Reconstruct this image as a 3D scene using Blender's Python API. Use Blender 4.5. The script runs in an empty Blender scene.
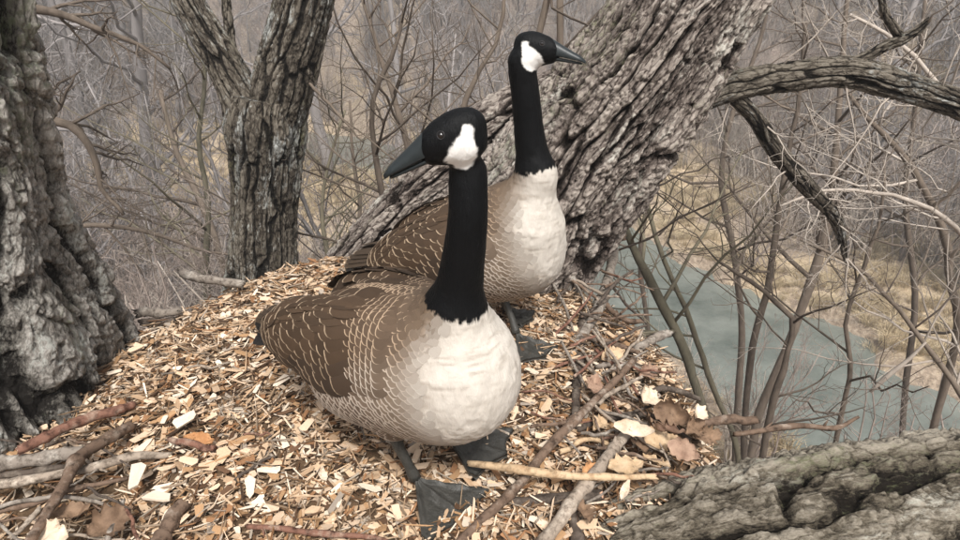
import bpy, math, random
import numpy as np
from mathutils import Vector, Matrix

random.seed(5)
rng = np.random.default_rng(11)
scene = bpy.context.scene
COL = scene.collection
R = math.radians

# ------------------------------------------------------------------ camera
CAM_Z = 1.0
PITCH = R(25.0)
FPX = 600.0
cam_d = bpy.data.cameras.new("camera")
cam_d.sensor_width = 36.0
cam_d.lens = FPX / 960.0 * 36.0
cam_d.clip_start = 0.02
cam_d.clip_end = 600.0
cam = bpy.data.objects.new("camera", cam_d)
COL.objects.link(cam)
cam.location = (0, 0, CAM_Z)
cam.rotation_euler = (math.pi / 2 - PITCH, 0, 0)
scene.camera = cam

# ------------------------------------------------------------------ light: bright overcast
world = bpy.data.worlds.new("World")
scene.world = world
world.use_nodes = True
wn = world.node_tree
bg = wn.nodes["Background"]
sky = wn.nodes.new("ShaderNodeTexSky")
sky.sky_type = 'NISHITA'
sky.sun_disc = False
SUN_EL, SUN_ROT = R(54), R(168)
sky.sun_elevation = SUN_EL
sky.sun_rotation = SUN_ROT
sky.dust_density = 4.0
sky.air_density = 1.0
hs = wn.nodes.new("ShaderNodeHueSaturation")
hs.inputs["Saturation"].default_value = 0.34
wn.links.new(sky.outputs[0], hs.inputs["Color"])
wn.links.new(hs.outputs[0], bg.inputs["Color"])
bg.inputs["Strength"].default_value = 0.095
sun_d = bpy.data.lights.new("sun", 'SUN')
sun_d.energy = 2.7
sun_d.angle = R(11)
sun_d.color = (1.0, 0.975, 0.94)
sun = bpy.data.objects.new("sun", sun_d)
COL.objects.link(sun)
# the sky's sun_rotation runs clockwise from +Y
_sd = Vector((math.sin(SUN_ROT) * math.cos(SUN_EL), math.cos(SUN_ROT) * math.cos(SUN_EL), math.sin(SUN_EL)))
sun.rotation_euler = _sd.to_track_quat('Z', 'Y').to_euler()
scene.view_settings.view_transform = 'Standard'
scene.view_settings.look = 'None'
scene.view_settings.exposure = 1.10
scene.view_settings.gamma = 1.0
scene.render.engine = 'CYCLES'
scene.cycles.max_bounces = 6
scene.cycles.diffuse_bounces = 3
scene.cycles.glossy_bounces = 2
scene.cycles.transmission_bounces = 2
scene.cycles.volume_bounces = 0


# ------------------------------------------------------------------ surveying helpers (a sight line meets a plane of the place)
def ray(u, v):
    a, b = (u - 480.0) / FPX, (270.0 - v) / FPX
    return np.array([a, math.cos(PITCH) + b * math.sin(PITCH), -math.sin(PITCH) + b * math.cos(PITCH)])


def at_z(u, v, z):
    d = ray(u, v)
    t = (z - CAM_Z) / d[2]
    return np.array([0, 0, CAM_Z]) + d * t


def at_y(u, v, y):
    d = ray(u, v)
    return np.array([0, 0, CAM_Z]) + d * (y / d[1])


NEST_Z = 0.07


# ------------------------------------------------------------------ tagging
def tag(o, label=None, cat=None, group=None, kind=None):
    if label: o["label"] = label
    if cat: o["category"] = cat
    if group: o["group"] = group
    if kind: o["kind"] = kind
    return o


def empty(name, loc=(0, 0, 0), rz=0.0):
    o = bpy.data.objects.new(name, None)
    o.empty_display_size = 0.1
    o.location = loc
    o.rotation_euler = (0, 0, rz)
    COL.objects.link(o)
    return o


def adopt(o, e):
    """o was modelled in world coordinates and becomes a part of e without moving"""
    o.parent = e
    o.matrix_parent_inverse = (Matrix.Translation(e.location) @ e.rotation_euler.to_matrix().to_4x4()).inverted()
    return o


# ------------------------------------------------------------------ numpy meshes
class MB:
    """collects vertices and faces and links them as ONE mesh object"""
    def __init__(self):
        self.V, self.Q, self.T, self.n = [], [], [], 0
        self.A = {}

    def add(self, V, Q=None, T=None, **attrs):
        V = np.asarray(V, dtype=np.float64).reshape(-1, 3)
        if Q is not None and len(Q): self.Q.append(np.asarray(Q, dtype=np.int64).reshape(-1, 4) + self.n)
        if T is not None and len(T): self.T.append(np.asarray(T, dtype=np.int64).reshape(-1, 3) + self.n)
        self.V.append(V)
        for k, a in attrs.items():
            a = np.asarray(a, dtype=np.float64)
            if a.ndim == 1 and k in ('Col', 'Edge', 'UVa'): a = np.tile(a, (len(V), 1))
            if a.ndim == 0: a = np.full(len(V), float(a))
            self.A.setdefault(k, []).append(a)
        self.n += len(V)

    def mesh(self, name, mat=None, smooth=True):
        V = np.concatenate(self.V)
        Q = np.concatenate(self.Q) if self.Q else np.zeros((0, 4), int)
        T = np.concatenate(self.T) if self.T else np.zeros((0, 3), int)
        me = bpy.data.meshes.new(name)
        me.vertices.add(len(V))
        me.vertices.foreach_set("co", V.astype(np.float32).ravel())
        nl = len(Q) * 4 + len(T) * 3
        me.loops.add(nl)
        me.loops.foreach_set("vertex_index", np.concatenate([Q.ravel(), T.ravel()]).astype(np.int32))
        me.polygons.add(len(Q) + len(T))
        ls = np.concatenate([np.arange(len(Q)) * 4, len(Q) * 4 + np.arange(len(T)) * 3]).astype(np.int32)
        me.polygons.foreach_set("loop_start", ls)
        me.update(calc_edges=True)
        me.polygons.foreach_set("use_smooth", np.full(len(me.polygons), smooth, dtype=bool))
        for k, lst in self.A.items():
            a = np.concatenate(lst)
            if a.ndim == 1:
                at = me.attributes.new(k, 'FLOAT', 'POINT')
                at.data.foreach_set("value", a.astype(np.float32))
            else:
                if k == 'tc':
                    at = me.attributes.new(k, 'FLOAT_VECTOR', 'POINT')
                    at.data.foreach_set("vector", a.astype(np.float32).ravel())
                    continue
                if a.shape[1] == 3:
                    a = np.concatenate([a, np.ones((len(a), 1))], 1)
                at = me.attributes.new(k, 'FLOAT_COLOR', 'POINT')
                at.data.foreach_set("color", a.astype(np.float32).ravel())
        if mat: me.materials.append(mat)
        return me

    def build(self, name, mat=None, parent=None, smooth=True):
        o = bpy.data.objects.new(name, self.mesh(name, mat, smooth))
        COL.objects.link(o)
        if parent is not None: o.parent = parent
        return o


def nrm(v, axis=-1):
    return v / np.maximum(np.linalg.norm(v, axis=axis, keepdims=True), 1e-9)


def resample(P, n, smooth=True):
    """evenly spaced points on a Catmull-Rom curve through P (any columns)"""
    P = np.asarray(P, float)
    if len(P) < 3 or not smooth:
        s = np.linspace(0, len(P) - 1, n)
        i = np.minimum(s.astype(int), len(P) - 2)
        f = (s - i)[:, None]
        return P[i] * (1 - f) + P[i + 1] * f
    E = np.vstack([2 * P[0] - P[1], P, 2 * P[-1] - P[-2]])
    m = 24 * (len(P) - 1) + 1
    s = np.linspace(0, len(P) - 1, m)
    i = np.minimum(s.astype(int), len(P) - 2)
    f = (s - i)[:, None]
    p0, p1, p2, p3 = E[i], E[i + 1], E[i + 2], E[i + 3]
    C = 0.5 * (2 * p1 + (p2 - p0) * f + (2 * p0 - 5 * p1 + 4 * p2 - p3) * f**2 + (3 * p1 - p0 - 3 * p2 + p3) * f**3)
    L = np.concatenate([[0], np.cumsum(np.linalg.norm(np.diff(C[:, :3], axis=0), axis=1))])
    t = np.linspace(0, L[-1], n)
    return np.stack([np.interp(t, L, C[:, k]) for k in range(C.shape[1])], 1)


def frames(P):
    T = nrm(np.gradient(P, axis=0))
    up = np.array([0, 0, 1.0]) if abs(T[0][2]) < 0.9 else np.array([1.0, 0, 0])
    N = np.zeros_like(P); B = np.zeros_like(P)
    n = up - T[0] * np.dot(up, T[0]); n /= np.linalg.norm(n)
    for i in range(len(P)):
        n = n - T[i] * np.dot(n, T[i]); n /= max(np.linalg.norm(n), 1e-9)
        N[i] = n; B[i] = np.cross(T[i], n)
    return T, N, B


_ringcache = {}
def ringquads(n, k):
    if (n, k) not in _ringcache:
        i, j = np.meshgrid(np.arange(n - 1), np.arange(k), indexing='ij')
        j2 = (j + 1) % k
        _ringcache[(n, k)] = np.stack([i * k + j, i * k + j2, (i + 1) * k + j2, (i + 1) * k + j], -1).reshape(-1, 4)
    return _ringcache[(n, k)]


def tube(P, r, k=8, caps=True):
    P = np.asarray(P, float); r = np.asarray(r, float)
    n = len(P)
    T, N, B = frames(P)
    a = np.arange(k) * 2 * math.pi / k
    V = P[:, None, :] + r[:, None, None] * (np.cos(a)[None, :, None] * N[:, None, :] + np.sin(a)[None, :, None] * B[:, None, :])
    V = V.reshape(-1, 3)
    Q = ringquads(n, k)
    Tn = None
    if caps:
        V = np.vstack([V, P[0], P[-1]])
        j = np.arange(k); j2 = (j + 1) % k
        Tn = np.vstack([np.stack([np.full(k, n * k), j2, j], 1), np.stack([np.full(k, n * k + 1), (n - 1) * k + j, (n - 1) * k + j2], 1)])
    return V, Q, Tn


# ------------------------------------------------------------------ noise
def h01(ix, iy, iz, seed=0):
    x = (ix.astype(np.int64) * 374761393 + iy.astype(np.int64) * 668265263 + iz.astype(np.int64) * 2147483647 + seed * 974634777) & 0xFFFFFFFF
    x = ((x ^ (x >> 13)) * 1274126177) & 0xFFFFFFFF
    x = ((x ^ (x >> 16)) * 2246822519) & 0xFFFFFFFF
    x = x ^ (x >> 15)
    return (x & 0xFFFFFF) / float(0x1000000)


def vnoise(x, y, z, seed=0):
    x, y, z = np.broadcast_arrays(np.asarray(x, float), np.asarray(y, float), np.asarray(z, float))
    ix, iy, iz = np.floor(x), np.floor(y), np.floor(z)
    fx, fy, fz = x - ix, y - iy, z - iz
    fx, fy, fz = [f * f * (3 - 2 * f) for f in (fx, fy, fz)]
    r = 0
    for a in (0, 1):
        wx = fx if a else 1 - fx
        for b in (0, 1):
            wy = fy if b else 1 - fy
            for c in (0, 1):
                wz = fz if c else 1 - fz
                r = r + wx * wy * wz * h01(ix + a, iy + b, iz + c, seed)
    return r * 2 - 1


def fbm(x, y, z, oct=4, seed=0, gain=0.5):
    r, a, f = 0, 1.0, 1.0
    for o in range(oct):
        r = r + a * vnoise(np.asarray(x) * f, np.asarray(y) * f, np.asarray(z) * f, seed + o * 17)
        a *= gain; f *= 2.03
    return r


def worley(u, v, period, seed=0):
    iu, iv = np.floor(u), np.floor(v)
    F1 = np.full(u.shape, 9.0); F2 = np.full(u.shape, 9.0); ID = np.zeros(u.shape)
    z = np.zeros_like(iu)
    for a in (-1, 0, 1):
        for b in (-1, 0, 1):
            cu, cv = iu + a, iv + b
            cm = np.mod(cu, period)
            px = cu + 0.1 + 0.8 * h01(cm, cv, z, seed)
            py = cv + 0.1 + 0.8 * h01(cm, cv, z, seed + 5)
            d = np.hypot(px - u, py - v)
            idv = h01(cm, cv, z, seed + 9)
            near = d < F1
            F2 = np.where(near, F1, np.minimum(F2, d))
            ID = np.where(near, idv, ID)
            F1 = np.where(near, d, F1)
    return F1, F2, ID


def sst(a, b, x):
    t = np.clip((x - a) / (b - a), 0, 1)
    return t * t * (3 - 2 * t)


# ------------------------------------------------------------------ material helper
class Mat:
    def __init__(self, name, rough=0.8, spec=0.3):
        self.m = bpy.data.materials.new(name)
        self.m.use_nodes = True
        self.nt = self.m.node_tree
        self.b = self.nt.nodes["Principled BSDF"]
        self.b.inputs["Roughness"].default_value = rough
        self.b.inputs["Specular IOR Level"].default_value = spec

    def n(self, typ, **kw):
        nd = self.nt.nodes.new(typ)
        for k, v in kw.items():
            if k.startswith('i_'):
                key = k[2:]
                key = int(key) if key.isdigit() else key
                self.put(nd.inputs[key], v)
            else:
                setattr(nd, k, v)
        return nd

    def put(self, sock, v):
        if isinstance(v, bpy.types.NodeSocket): self.nt.links.new(v, sock)
        elif isinstance(v, bpy.types.Node): self.nt.links.new(v.outputs[0], sock)
        else: sock.default_value = v

    def attr(self, name, out=0):
        nd = self.n("ShaderNodeAttribute", attribute_name=name)
        return nd.outputs["Fac"] if out == 'f' else nd.outputs["Color"]

    def math(self, op, a, b=None, c=None, clamp=False):
        nd = self.n("ShaderNodeMath", operation=op, use_clamp=clamp)
        self.put(nd.inputs[0], a)
        if b is not None: self.put(nd.inputs[1], b)
        if c is not None: self.put(nd.inputs[2], c)
        return nd.outputs[0]

    def mix(self, f, a, b, blend='MIX'):
        nd = self.n("ShaderNodeMix", data_type='RGBA', blend_type=blend)
        self.put(nd.inputs[0], f)
        for s, v in ((nd.inputs[6], a), (nd.inputs[7], b)):
            if isinstance(v, tuple) and len(v) == 3: v = (*v, 1)
            self.put(s, v)
        return nd.outputs[2]

    def ramp(self, f, stops, interp='LINEAR'):
        nd = self.n("ShaderNodeValToRGB")
        cr = nd.color_ramp
        cr.interpolation = interp
        while len(cr.elements) < len(stops): cr.elements.new(0.5)
        for e, (p, c) in zip(cr.elements, stops):
            e.position = p
            e.color = (*c, 1) if len(c) == 3 else c
        self.put(nd.inputs[0], f)
        return nd.outputs[0]

    def coords(self, scale=(1, 1, 1), kind="Object"):
        tc = self.n("ShaderNodeTexCoord")
        mp = self.n("ShaderNodeMapping")
        mp.inputs["Scale"].default_value = scale
        self.nt.links.new(tc.outputs[kind], mp.inputs[0])
        return mp.outputs[0]

    def noise(self, vec, scale, detail=4, rough=0.55, dist=0.0):
        nd = self.n("ShaderNodeTexNoise")
        if vec is not None: self.put(nd.inputs["Vector"], vec)
        nd.inputs["Scale"].default_value = scale
        nd.inputs["Detail"].default_value = detail
        nd.inputs["Roughness"].default_value = rough
        nd.inputs["Distortion"].default_value = dist
        return nd.outputs[0]

    def bump(self, h, strength=0.3, dist=0.01, prev=None):
        nd = self.n("ShaderNodeBump")
        nd.inputs["Strength"].default_value = strength
        nd.inputs["Distance"].default_value = dist
        self.put(nd.inputs["Height"], h)
        if prev is not None: self.put(nd.inputs["Normal"], prev)
        return nd.outputs[0]

    def out(self, color=None, normal=None, rough=None):
        if color is not None:
            if isinstance(color, tuple) and len(color) == 3: color = (*color, 1)
            self.put(self.b.inputs["Base Color"], color)
        if normal is not None: self.put(self.b.inputs["Normal"], normal)
        if rough is not None: self.put(self.b.inputs["Roughness"], rough)
        return self.m

# ================================================================== THE VALLEY
WATER_Z = -6.2
CREEK = resample([(-16, 36), (-4, 27), (2.2, 20.5), (4.1, 15.3), (5.6, 12.0), (7.3, 9.0), (10.5, 5.0), (15, -1), (20, -10)], 160)


def creek_d(x, y):
    """signed distance to the creek's middle line (positive = far bank)"""
    P = CREEK[:, :2]
    d2 = np.full(np.shape(x), 1e9); sg = np.zeros(np.shape(x))
    for a, b in zip(P[:-1], P[1:]):
        ab = b - a
        t = np.clip(((x - a[0]) * ab[0] + (y - a[1]) * ab[1]) / (ab @ ab), 0, 1)
        qx, qy = x - a[0] - t * ab[0], y - a[1] - t * ab[1]
        d = qx * qx + qy * qy
        m = d < d2
        d2 = np.where(m, d, d2)
        sg = np.where(m, -(ab[0] * qy - ab[1] * qx), sg)
    return np.sqrt(d2) * -np.sign(sg)


def ground_z(x, y):
    x = np.asarray(x, float); y = np.asarray(y, float)
    d = creek_d(x, y)
    ad = np.abs(d)
    near = -6.0 + 2.9 * sst(9.5, 2.0, np.hypot(x * 0.8, y - 0.5)) + 0.25 * fbm(x * 0.25, y * 0.25, 0, 3, 2)
    hd = np.hypot(x * 0.75, y) - 23 + 3.0 * vnoise(x * 0.06, y * 0.06, 0, 5)
    hill = np.where(hd > 0, 0.50 * hd**1.04, 0) + 1.2 * sst(0, 10, hd) * fbm(x * 0.1, y * 0.1, 0.5, 3, 7)
    hill = np.where(hill > 26, 26 + (hill - 26) * 0.2, hill)
    z = near + hill
    w = 2.05 + 0.45 * vnoise(x * 0.5, y * 0.5, 3, 4) + 0.35 * vnoise(x * 1.7, y * 1.7, 3, 6)
    bank = 0.55 * sst(w - 0.1, w + 0.35, ad) + 0.25 * fbm(x * 0.9, y * 0.9, 2, 2, 9) * sst(w, w + 1.5, ad)
    zc = WATER_Z - 0.30 + bank
    k = sst(w + 0.6, w + 4.0, ad)
    return zc * (1 - k) + z * k + 0.04 * fbm(x * 3, y * 3, 0, 3, 12)


def sheet(xs, ys, zf):
    X, Y = np.meshgrid(xs, ys, indexing='ij')
    Z = zf(X, Y)
    nx, ny = X.shape
    i, j = np.meshgrid(np.arange(nx - 1), np.arange(ny - 1), indexing='ij')
    Q = np.stack([i * ny + j, (i + 1) * ny + j, (i + 1) * ny + j + 1, i * ny + j + 1], -1).reshape(-1, 4)
    return np.stack([X, Y, Z], -1).reshape(-1, 3), Q


def spaced(lo, hi, c, fine, growth):
    out = [c]
    s = fine
    while out[-1] < hi: out.append(out[-1] + s); s *= growth
    s = fine; left = [c]
    while left[-1] > lo: left.append(left[-1] - s); s *= growth
    return np.array(left[:0:-1] + out)


mt = Mat("leaf_litter_ground", 0.95, 0.1)
co = mt.coords()
n1 = mt.noise(co, 0.35, 5, 0.6)
n2 = mt.noise(co, 9.0, 5, 0.7)
n3 = mt.noise(co, 1.6, 4, 0.6)
litter = mt.ramp(n2, [(0.28, (0.075, 0.058, 0.050)), (0.5, (0.23, 0.18, 0.15)), (0.7, (0.42, 0.35, 0.29))])
grass = mt.ramp(n2, [(0.3, (0.24, 0.18, 0.11)), (0.55, (0.50, 0.39, 0.255)), (0.75, (0.68, 0.56, 0.39))])
pat = mt.math('MULTIPLY', mt.math('SUBTRACT', mt.math('ADD', mt.math('MULTIPLY', n1, 0.7), mt.math('MULTIPLY', n3, 0.3)), 0.47), 9.0, clamp=True)
low = mt.attr("grassy", 'f')
M_GROUND = mt.out(mt.mix(mt.math('MULTIPLY', low, mt.math('MULTIPLY_ADD', pat, 0.65, 0.35)), litter, grass), mt.bump(n2, 0.7, 0.08))

V, Q = sheet(spaced(-110, 110, 3, 0.13, 1.032), spaced(-40, 150, 11, 0.11, 1.030), ground_z)
gr = sst(-2.6, -4.8, V[:, 2] + 0.8 * vnoise(V[:, 0] * 0.3, V[:, 1] * 0.3, 1, 3)) * sst(4.0, 8.5, V[:, 1])
gr = np.maximum(gr, 0.75 * sst(0.0, 0.5, fbm(V[:, 0] * 0.11, V[:, 1] * 0.11, 0.3, 2, 15)) * sst(14, 22, V[:, 1]))
for cx_, cy_, ra_, rb_ in ((-11.8, 24.5, 4.6, 3.4), (-5.6, 23.5, 3.6, 3.2), (-4.0, 17.0, 3.4, 3.8)):
    gr = np.maximum(gr, sst(1.3, 0.8, np.hypot((V[:, 0] - cx_) / ra_, (V[:, 1] - cy_) / rb_)) * 1.3)
mb = MB(); mb.add(V, Q, None, grassy=gr)
tag(mb.build("ground", M_GROUND), kind="structure")

mt = Mat("creek_water", 0.16, 0.5)
co = mt.coords((1, 1, 1))
w1 = mt.noise(co, 4.5, 5, 0.65, 0.8)
w2 = mt.math('MULTIPLY_ADD', mt.math('ADD', mt.noise(co, 0.5, 3), mt.noise(co, 2.2, 5, 0.7)), 1.6, -1.1, clamp=True)
M_WATER = mt.out(mt.mix(w2, (0.078, 0.094, 0.080), (0.205, 0.222, 0.195)), mt.bump(w1, 0.55, 0.04))
T_, N_, B_ = frames(np.column_stack([CREEK[:, :2], np.zeros(len(CREEK))]))
side = np.column_stack([-T_[:, 1], T_[:, 0], np.zeros(len(T_))])
P = np.column_stack([CREEK[:, :2], np.full(len(CREEK), WATER_Z)])
mb = MB()
rows = np.stack([P + side * 3.2, P, P - side * 3.2], 1)
n = len(P)
i, j = np.meshgrid(np.arange(n - 1), np.arange(2), indexing='ij')
mb.add(rows.reshape(-1, 3), np.stack([i * 3 + j, i * 3 + j + 1, (i + 1) * 3 + j + 1, (i + 1) * 3 + j], -1).reshape(-1, 4))
tag(mb.build("creek", M_WATER), kind="structure")

# ------------------------------------------------------------------ bark for twigs and thin stems
def twig_mat(name, a, b, rough=0.85, scale=30):
    m = Mat(name, rough, 0.15)
    c = m.coords((1, 1, 0.35))
    n = m.noise(c, scale, 4, 0.65)
    oi = m.n("ShaderNodeObjectInfo")
    f = m.math('ADD', m.math('MULTIPLY', n, 1.3), m.math('MULTIPLY_ADD', oi.outputs["Random"], 0.5, -0.4), clamp=True)
    return m.out(m.mix(f, a, b), m.bump(n, 0.5, 0.004))


M_TWIG = twig_mat("thicket_twig", (0.15, 0.118, 0.100), (0.44, 0.365, 0.315), scale=4)
M_FARTREE = twig_mat("far_tree_bark", (0.13, 0.115, 0.110), (0.33, 0.30, 0.285), scale=3)
M_STEM = twig_mat("sapling_bark", (0.050, 0.038, 0.030), (0.195, 0.155, 0.120), scale=25)
M_STEM_GREEN = twig_mat("mossy_sapling_bark", (0.050, 0.046, 0.032), (0.19, 0.165, 0.115), scale=18)
M_PALETWIG = twig_mat("pale_twig", (0.24, 0.20, 0.165), (0.52, 0.455, 0.39), scale=20)


def grow(rg, mb, P, r, depth, nb, lenf=0.55, spread=0.75, up=0.15, wig=0.10, minr=0.002, sides=(6, 4, 3, 3), start=0.25, level=0, span=(0.7, 1.15)):
    k = sides[min(level, len(sides) - 1)]
    V, Q, T = tube(P, r, k, caps=(level == 0))
    mb.add(V, Q, T)
    if depth == 0: return
    L = np.linalg.norm(P[-1] - P[0])
    n = len(P)
    cnt = nb[min(level, len(nb) - 1)]
    for c in range(cnt):
        t = start + (1 - start) * (c + rg.uniform(0, 1)) / cnt
        f = t * (n - 1); i = min(int(f), n - 2); q = f - i
        p = P[i] * (1 - q) + P[i + 1] * q
        rr = (r[i] * (1 - q) + r[i + 1] * q) * rg.uniform(0.45, 0.72)
        rr = max(rr, minr)
        tg = nrm(P[i + 1] - P[i])
        rnd = rg.normal(0, 1, 3); rnd -= tg * (rnd @ tg); rnd = nrm(rnd)
        d = nrm(tg * (1 - spread * rg.uniform(0.4, 0.9)) + rnd * spread + np.array([0, 0, up]))
        l = L * lenf * rg.uniform(*span) * (1.05 - 0.55 * t)
        m = 6 if level == 0 else 4
        steps = rg.normal(0, wig, (m - 1, 3)) + d + np.array([0, 0, up])[None] * np.linspace(0, 0.8, m - 1)[:, None]
        pts = np.vstack([p, p + np.cumsum(nrm(steps) * (l / (m - 1)), 0)])
        grow(rg, mb, pts, np.linspace(rr, max(rr * 0.35, minr * 0.7), m), depth - 1, nb, lenf, spread, up, wig, minr, sides, 0.15, level + 1, span)


# ------------------------------------------------------------------ thicket variants, only used by the scattered thicket
HID = bpy.data.collections.new("thicket_kinds")
def shrub_variant(i, mat, h, nstem, depth, nb, minr):
    rg = np.random.default_rng(100 + i)
    mb = MB()
    for s in range(nstem):
        a = rg.uniform(0, 6.283)
        b = np.array([math.cos(a), math.sin(a), 0]) * rg.uniform(0, 0.25)
        lean = np.array([math.cos(a), math.sin(a), 0]) * rg.uniform(0.05, 0.5)
        m = 8
        st = lean[None] + np.array([0, 0, 1.0]) + rg.normal(0, 0.13, (m - 1, 3))
        H = h * rg.uniform(0.6, 1.0)
        P = np.vstack([b, b + np.cumsum(nrm(st) * H / (m - 1), 0)])
        r0 = h * rg.uniform(0.006, 0.010)
        grow(rg, mb, P, np.linspace(r0, r0 * 0.25, m), depth, nb, 0.42, 0.7, 0.22, 0.16, minr, (4, 3, 3, 3))
    o = bpy.data.objects.new("shrub_kind", mb.mesh("shrub_kind", mat))
    HID.objects.link(o)
    return o


for i in range(5): shrub_variant(i, M_TWIG, 3.6, 6, 2, (9, 5), 0.0060)
for i in range(5, 8): shrub_variant(i, M_FARTREE, 7.5, 2, 3, (12, 6, 3), 0.0085)


for i in range(8, 11): shrub_variant(i, M_PALETWIG if i == 8 else M_TWIG, 3.2, 7, 3, (10, 6, 3), 0.0022)


def scatter_stuff(name, pts, rot, scl, idx, coll, label=None):
    me = bpy.data.meshes.new(name)
    me.vertices.add(len(pts))
    me.vertices.foreach_set("co", np.asarray(pts, np.float32).ravel())
    a = me.attributes.new("rot", 'FLOAT_VECTOR', 'POINT'); a.data.foreach_set("vector", np.asarray(rot, np.float32).ravel())
    a = me.attributes.new("scl", 'FLOAT', 'POINT'); a.data.foreach_set("value", np.asarray(scl, np.float32))
    a = me.attributes.new("idx", 'INT', 'POINT'); a.data.foreach_set("value", np.asarray(idx, np.int32))
    o = bpy.data.objects.new(name, me); COL.objects.link(o)
    ng = bpy.data.node_groups.new(name, 'GeometryNodeTree')
    ng.interface.new_socket("Geometry", in_out='INPUT', socket_type='NodeSocketGeometry')
    ng.interface.new_socket("Geometry", in_out='OUTPUT', socket_type='NodeSocketGeometry')
    gi = ng.nodes.new("NodeGroupInput"); go = ng.nodes.new("NodeGroupOutput")
    ci = ng.nodes.new("GeometryNodeCollectionInfo")
    ci.inputs["Collection"].default_value = coll
    ci.inputs["Separate Children"].default_value = True
    ci.inputs["Reset Children"].default_value = True
    ip = ng.nodes.new("GeometryNodeInstanceOnPoints")
    ip.inputs["Pick Instance"].default_value = True
    def named(nm, dt):
        nd = ng.nodes.new("GeometryNodeInputNamedAttribute"); nd.data_type = dt
        nd.inputs[0].default_value = nm
        return [s for s in nd.outputs if s.enabled and s.name == "Attribute"][0]
    ng.links.new(gi.outputs[0], ip.inputs["Points"])
    ng.links.new(ci.outputs[0], ip.inputs["Instance"])
    ng.links.new(named("rot", 'FLOAT_VECTOR'), ip.inputs["Rotation"])
    ng.links.new(named("scl", 'FLOAT'), ip.inputs["Scale"])
    ng.links.new(named("idx", 'INT'), ip.inputs["Instance Index"])
    ng.links.new(ip.outputs[0], go.inputs[0])
    md = o.modifiers.new("scatter", 'NODES'); md.node_group = ng
    o["kind"] = "stuff"
    return o


rg = np.random.default_rng(42)
N = 6800
ang = rg.uniform(-1.32, 1.32, N)
dist = 9 + 62 * rg.uniform(0, 1, N)**0.85
x, y = np.sin(ang) * dist, np.cos(ang) * dist
d = creek_d(x, y)
dens = vnoise(x * 0.16, y * 0.16, 0, 33)
# the creek and the tan clearings stay open
clear = (np.hypot((x + 8.5) / 4.5, (y - 20.5) / 2.0) < 1) | (np.hypot((x + 4.0) / 3.0, (y - 17.0) / 3.4) < 1) | ((dist < 24) & (dens < 0.05) & (x < 12) & (x > 3))
clear |= ((np.hypot((x + 9.8) / 4.2, (y - 20.5) / 6.5) < 1) | (np.hypot((x + 5.0) / 2.8, (y - 19.5) / 6.5) < 1)) & (rg.uniform(0, 1, N) < 0.92)
keep = (np.abs(d) > 2.6) & (~clear)
keep &= ~((d < 0) & (dist < 13) & (x > 0)) | ((x < -1) & (dist > 8))
keep &= ~((x > 2) & (x < 9) & (y < 14))
x, y, dist = x[keep], y[keep], dist[keep]
n = len(x)
idx = np.where(rg.uniform(0, 1, n) < 0.22 + 0.12 * (dist > 30), rg.integers(5, 8, n), rg.integers(0, 5, n))
pale = (x > 1.0) & (rg.uniform(0, 1, n) < 0.30)
idx = np.where(pale, 8, idx)
# finer growth on the near slope, below and beside the nest tree
nn_ = 120
xn = np.concatenate([rg.uniform(1.6, 10.5, 22), rg.uniform(-5.0, -0.3, 50)]); yn = np.concatenate([rg.uniform(3.4, 10.0, 22), rg.uniform(4.2, 10.5, 50)])
kn = (np.abs(creek_d(xn, yn)) > 2.5)
xn, yn = xn[kn], yn[kn]
x = np.append(x, xn); y = np.append(y, yn); idx = np.append(idx, rg.integers(8, 11, len(xn))); n = len(x)
rot = np.column_stack([rg.normal(0, 0.10, n), rg.normal(0, 0.10, n), rg.uniform(0, 6.283, n)])
scatter_stuff("thicket", np.column_stack([x, y, ground_z(x, y) - 0.05]), rot, rg.uniform(0.5, 1.15, n), idx, HID)

# ------------------------------------------------------------------ dry grass on the banks
mt = Mat("dry_grass", 0.9, 0.1)
oi = mt.n("ShaderNodeObjectInfo")
M_GRASS = mt.out(mt.mix(oi.outputs["Random"], (0.32, 0.24, 0.14), (0.62, 0.51, 0.34)))
GR = bpy.data.collections.new("grass_kinds")
for v in range(3):
    rg = np.random.default_rng(300 + v)
    mb = MB()
    for b in range(46):
        a = rg.uniform(0, 6.283); rr = rg.uniform(0, 0.16)
        p = np.array([math.cos(a) * rr, math.sin(a) * rr, 0])
        dr = np.array([math.cos(a + rg.normal(0, 0.8)), math.sin(a + rg.normal(0, 0.8)), 0]) * rg.uniform(0.2, 1.1)
        l = rg.uniform(0.2, 0.5)
        p1 = p + (dr * 0.35 + np.array([0, 0, 0.9])) * l * 0.5
        p2 = p1 + (dr * 0.9 + np.array([0, 0, 0.3])) * l * 0.5
        V, Q, T = tube([p, p1, p2], [0.006, 0.005, 0.001], 3, False)
        mb.add(V, Q)
    GR.objects.link(bpy.data.objects.new("tuft_kind", mb.mesh("tuft_kind", M_GRASS)))
rg = np.random.default_rng(77)
N = 9000
x = rg.uniform(-14, 20, N); y = rg.uniform(7, 27, N)
d = np.abs(creek_d(x, y))
keep = (d > 2.3) & (vnoise(x * 0.5, y * 0.5, 0, 8) > -0.35)
x, y = x[keep], y[keep]; n = len(x)
scatter_stuff("dry_grass", np.column_stack([x, y, ground_z(x, y) - 0.03]), np.column_stack([rg.normal(0, 0.15, n), rg.normal(0, 0.15, n), rg.uniform(0, 6.283, n)]),
              rg.uniform(0.6, 1.3, n), rg.integers(0, 3, n), GR)

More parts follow.
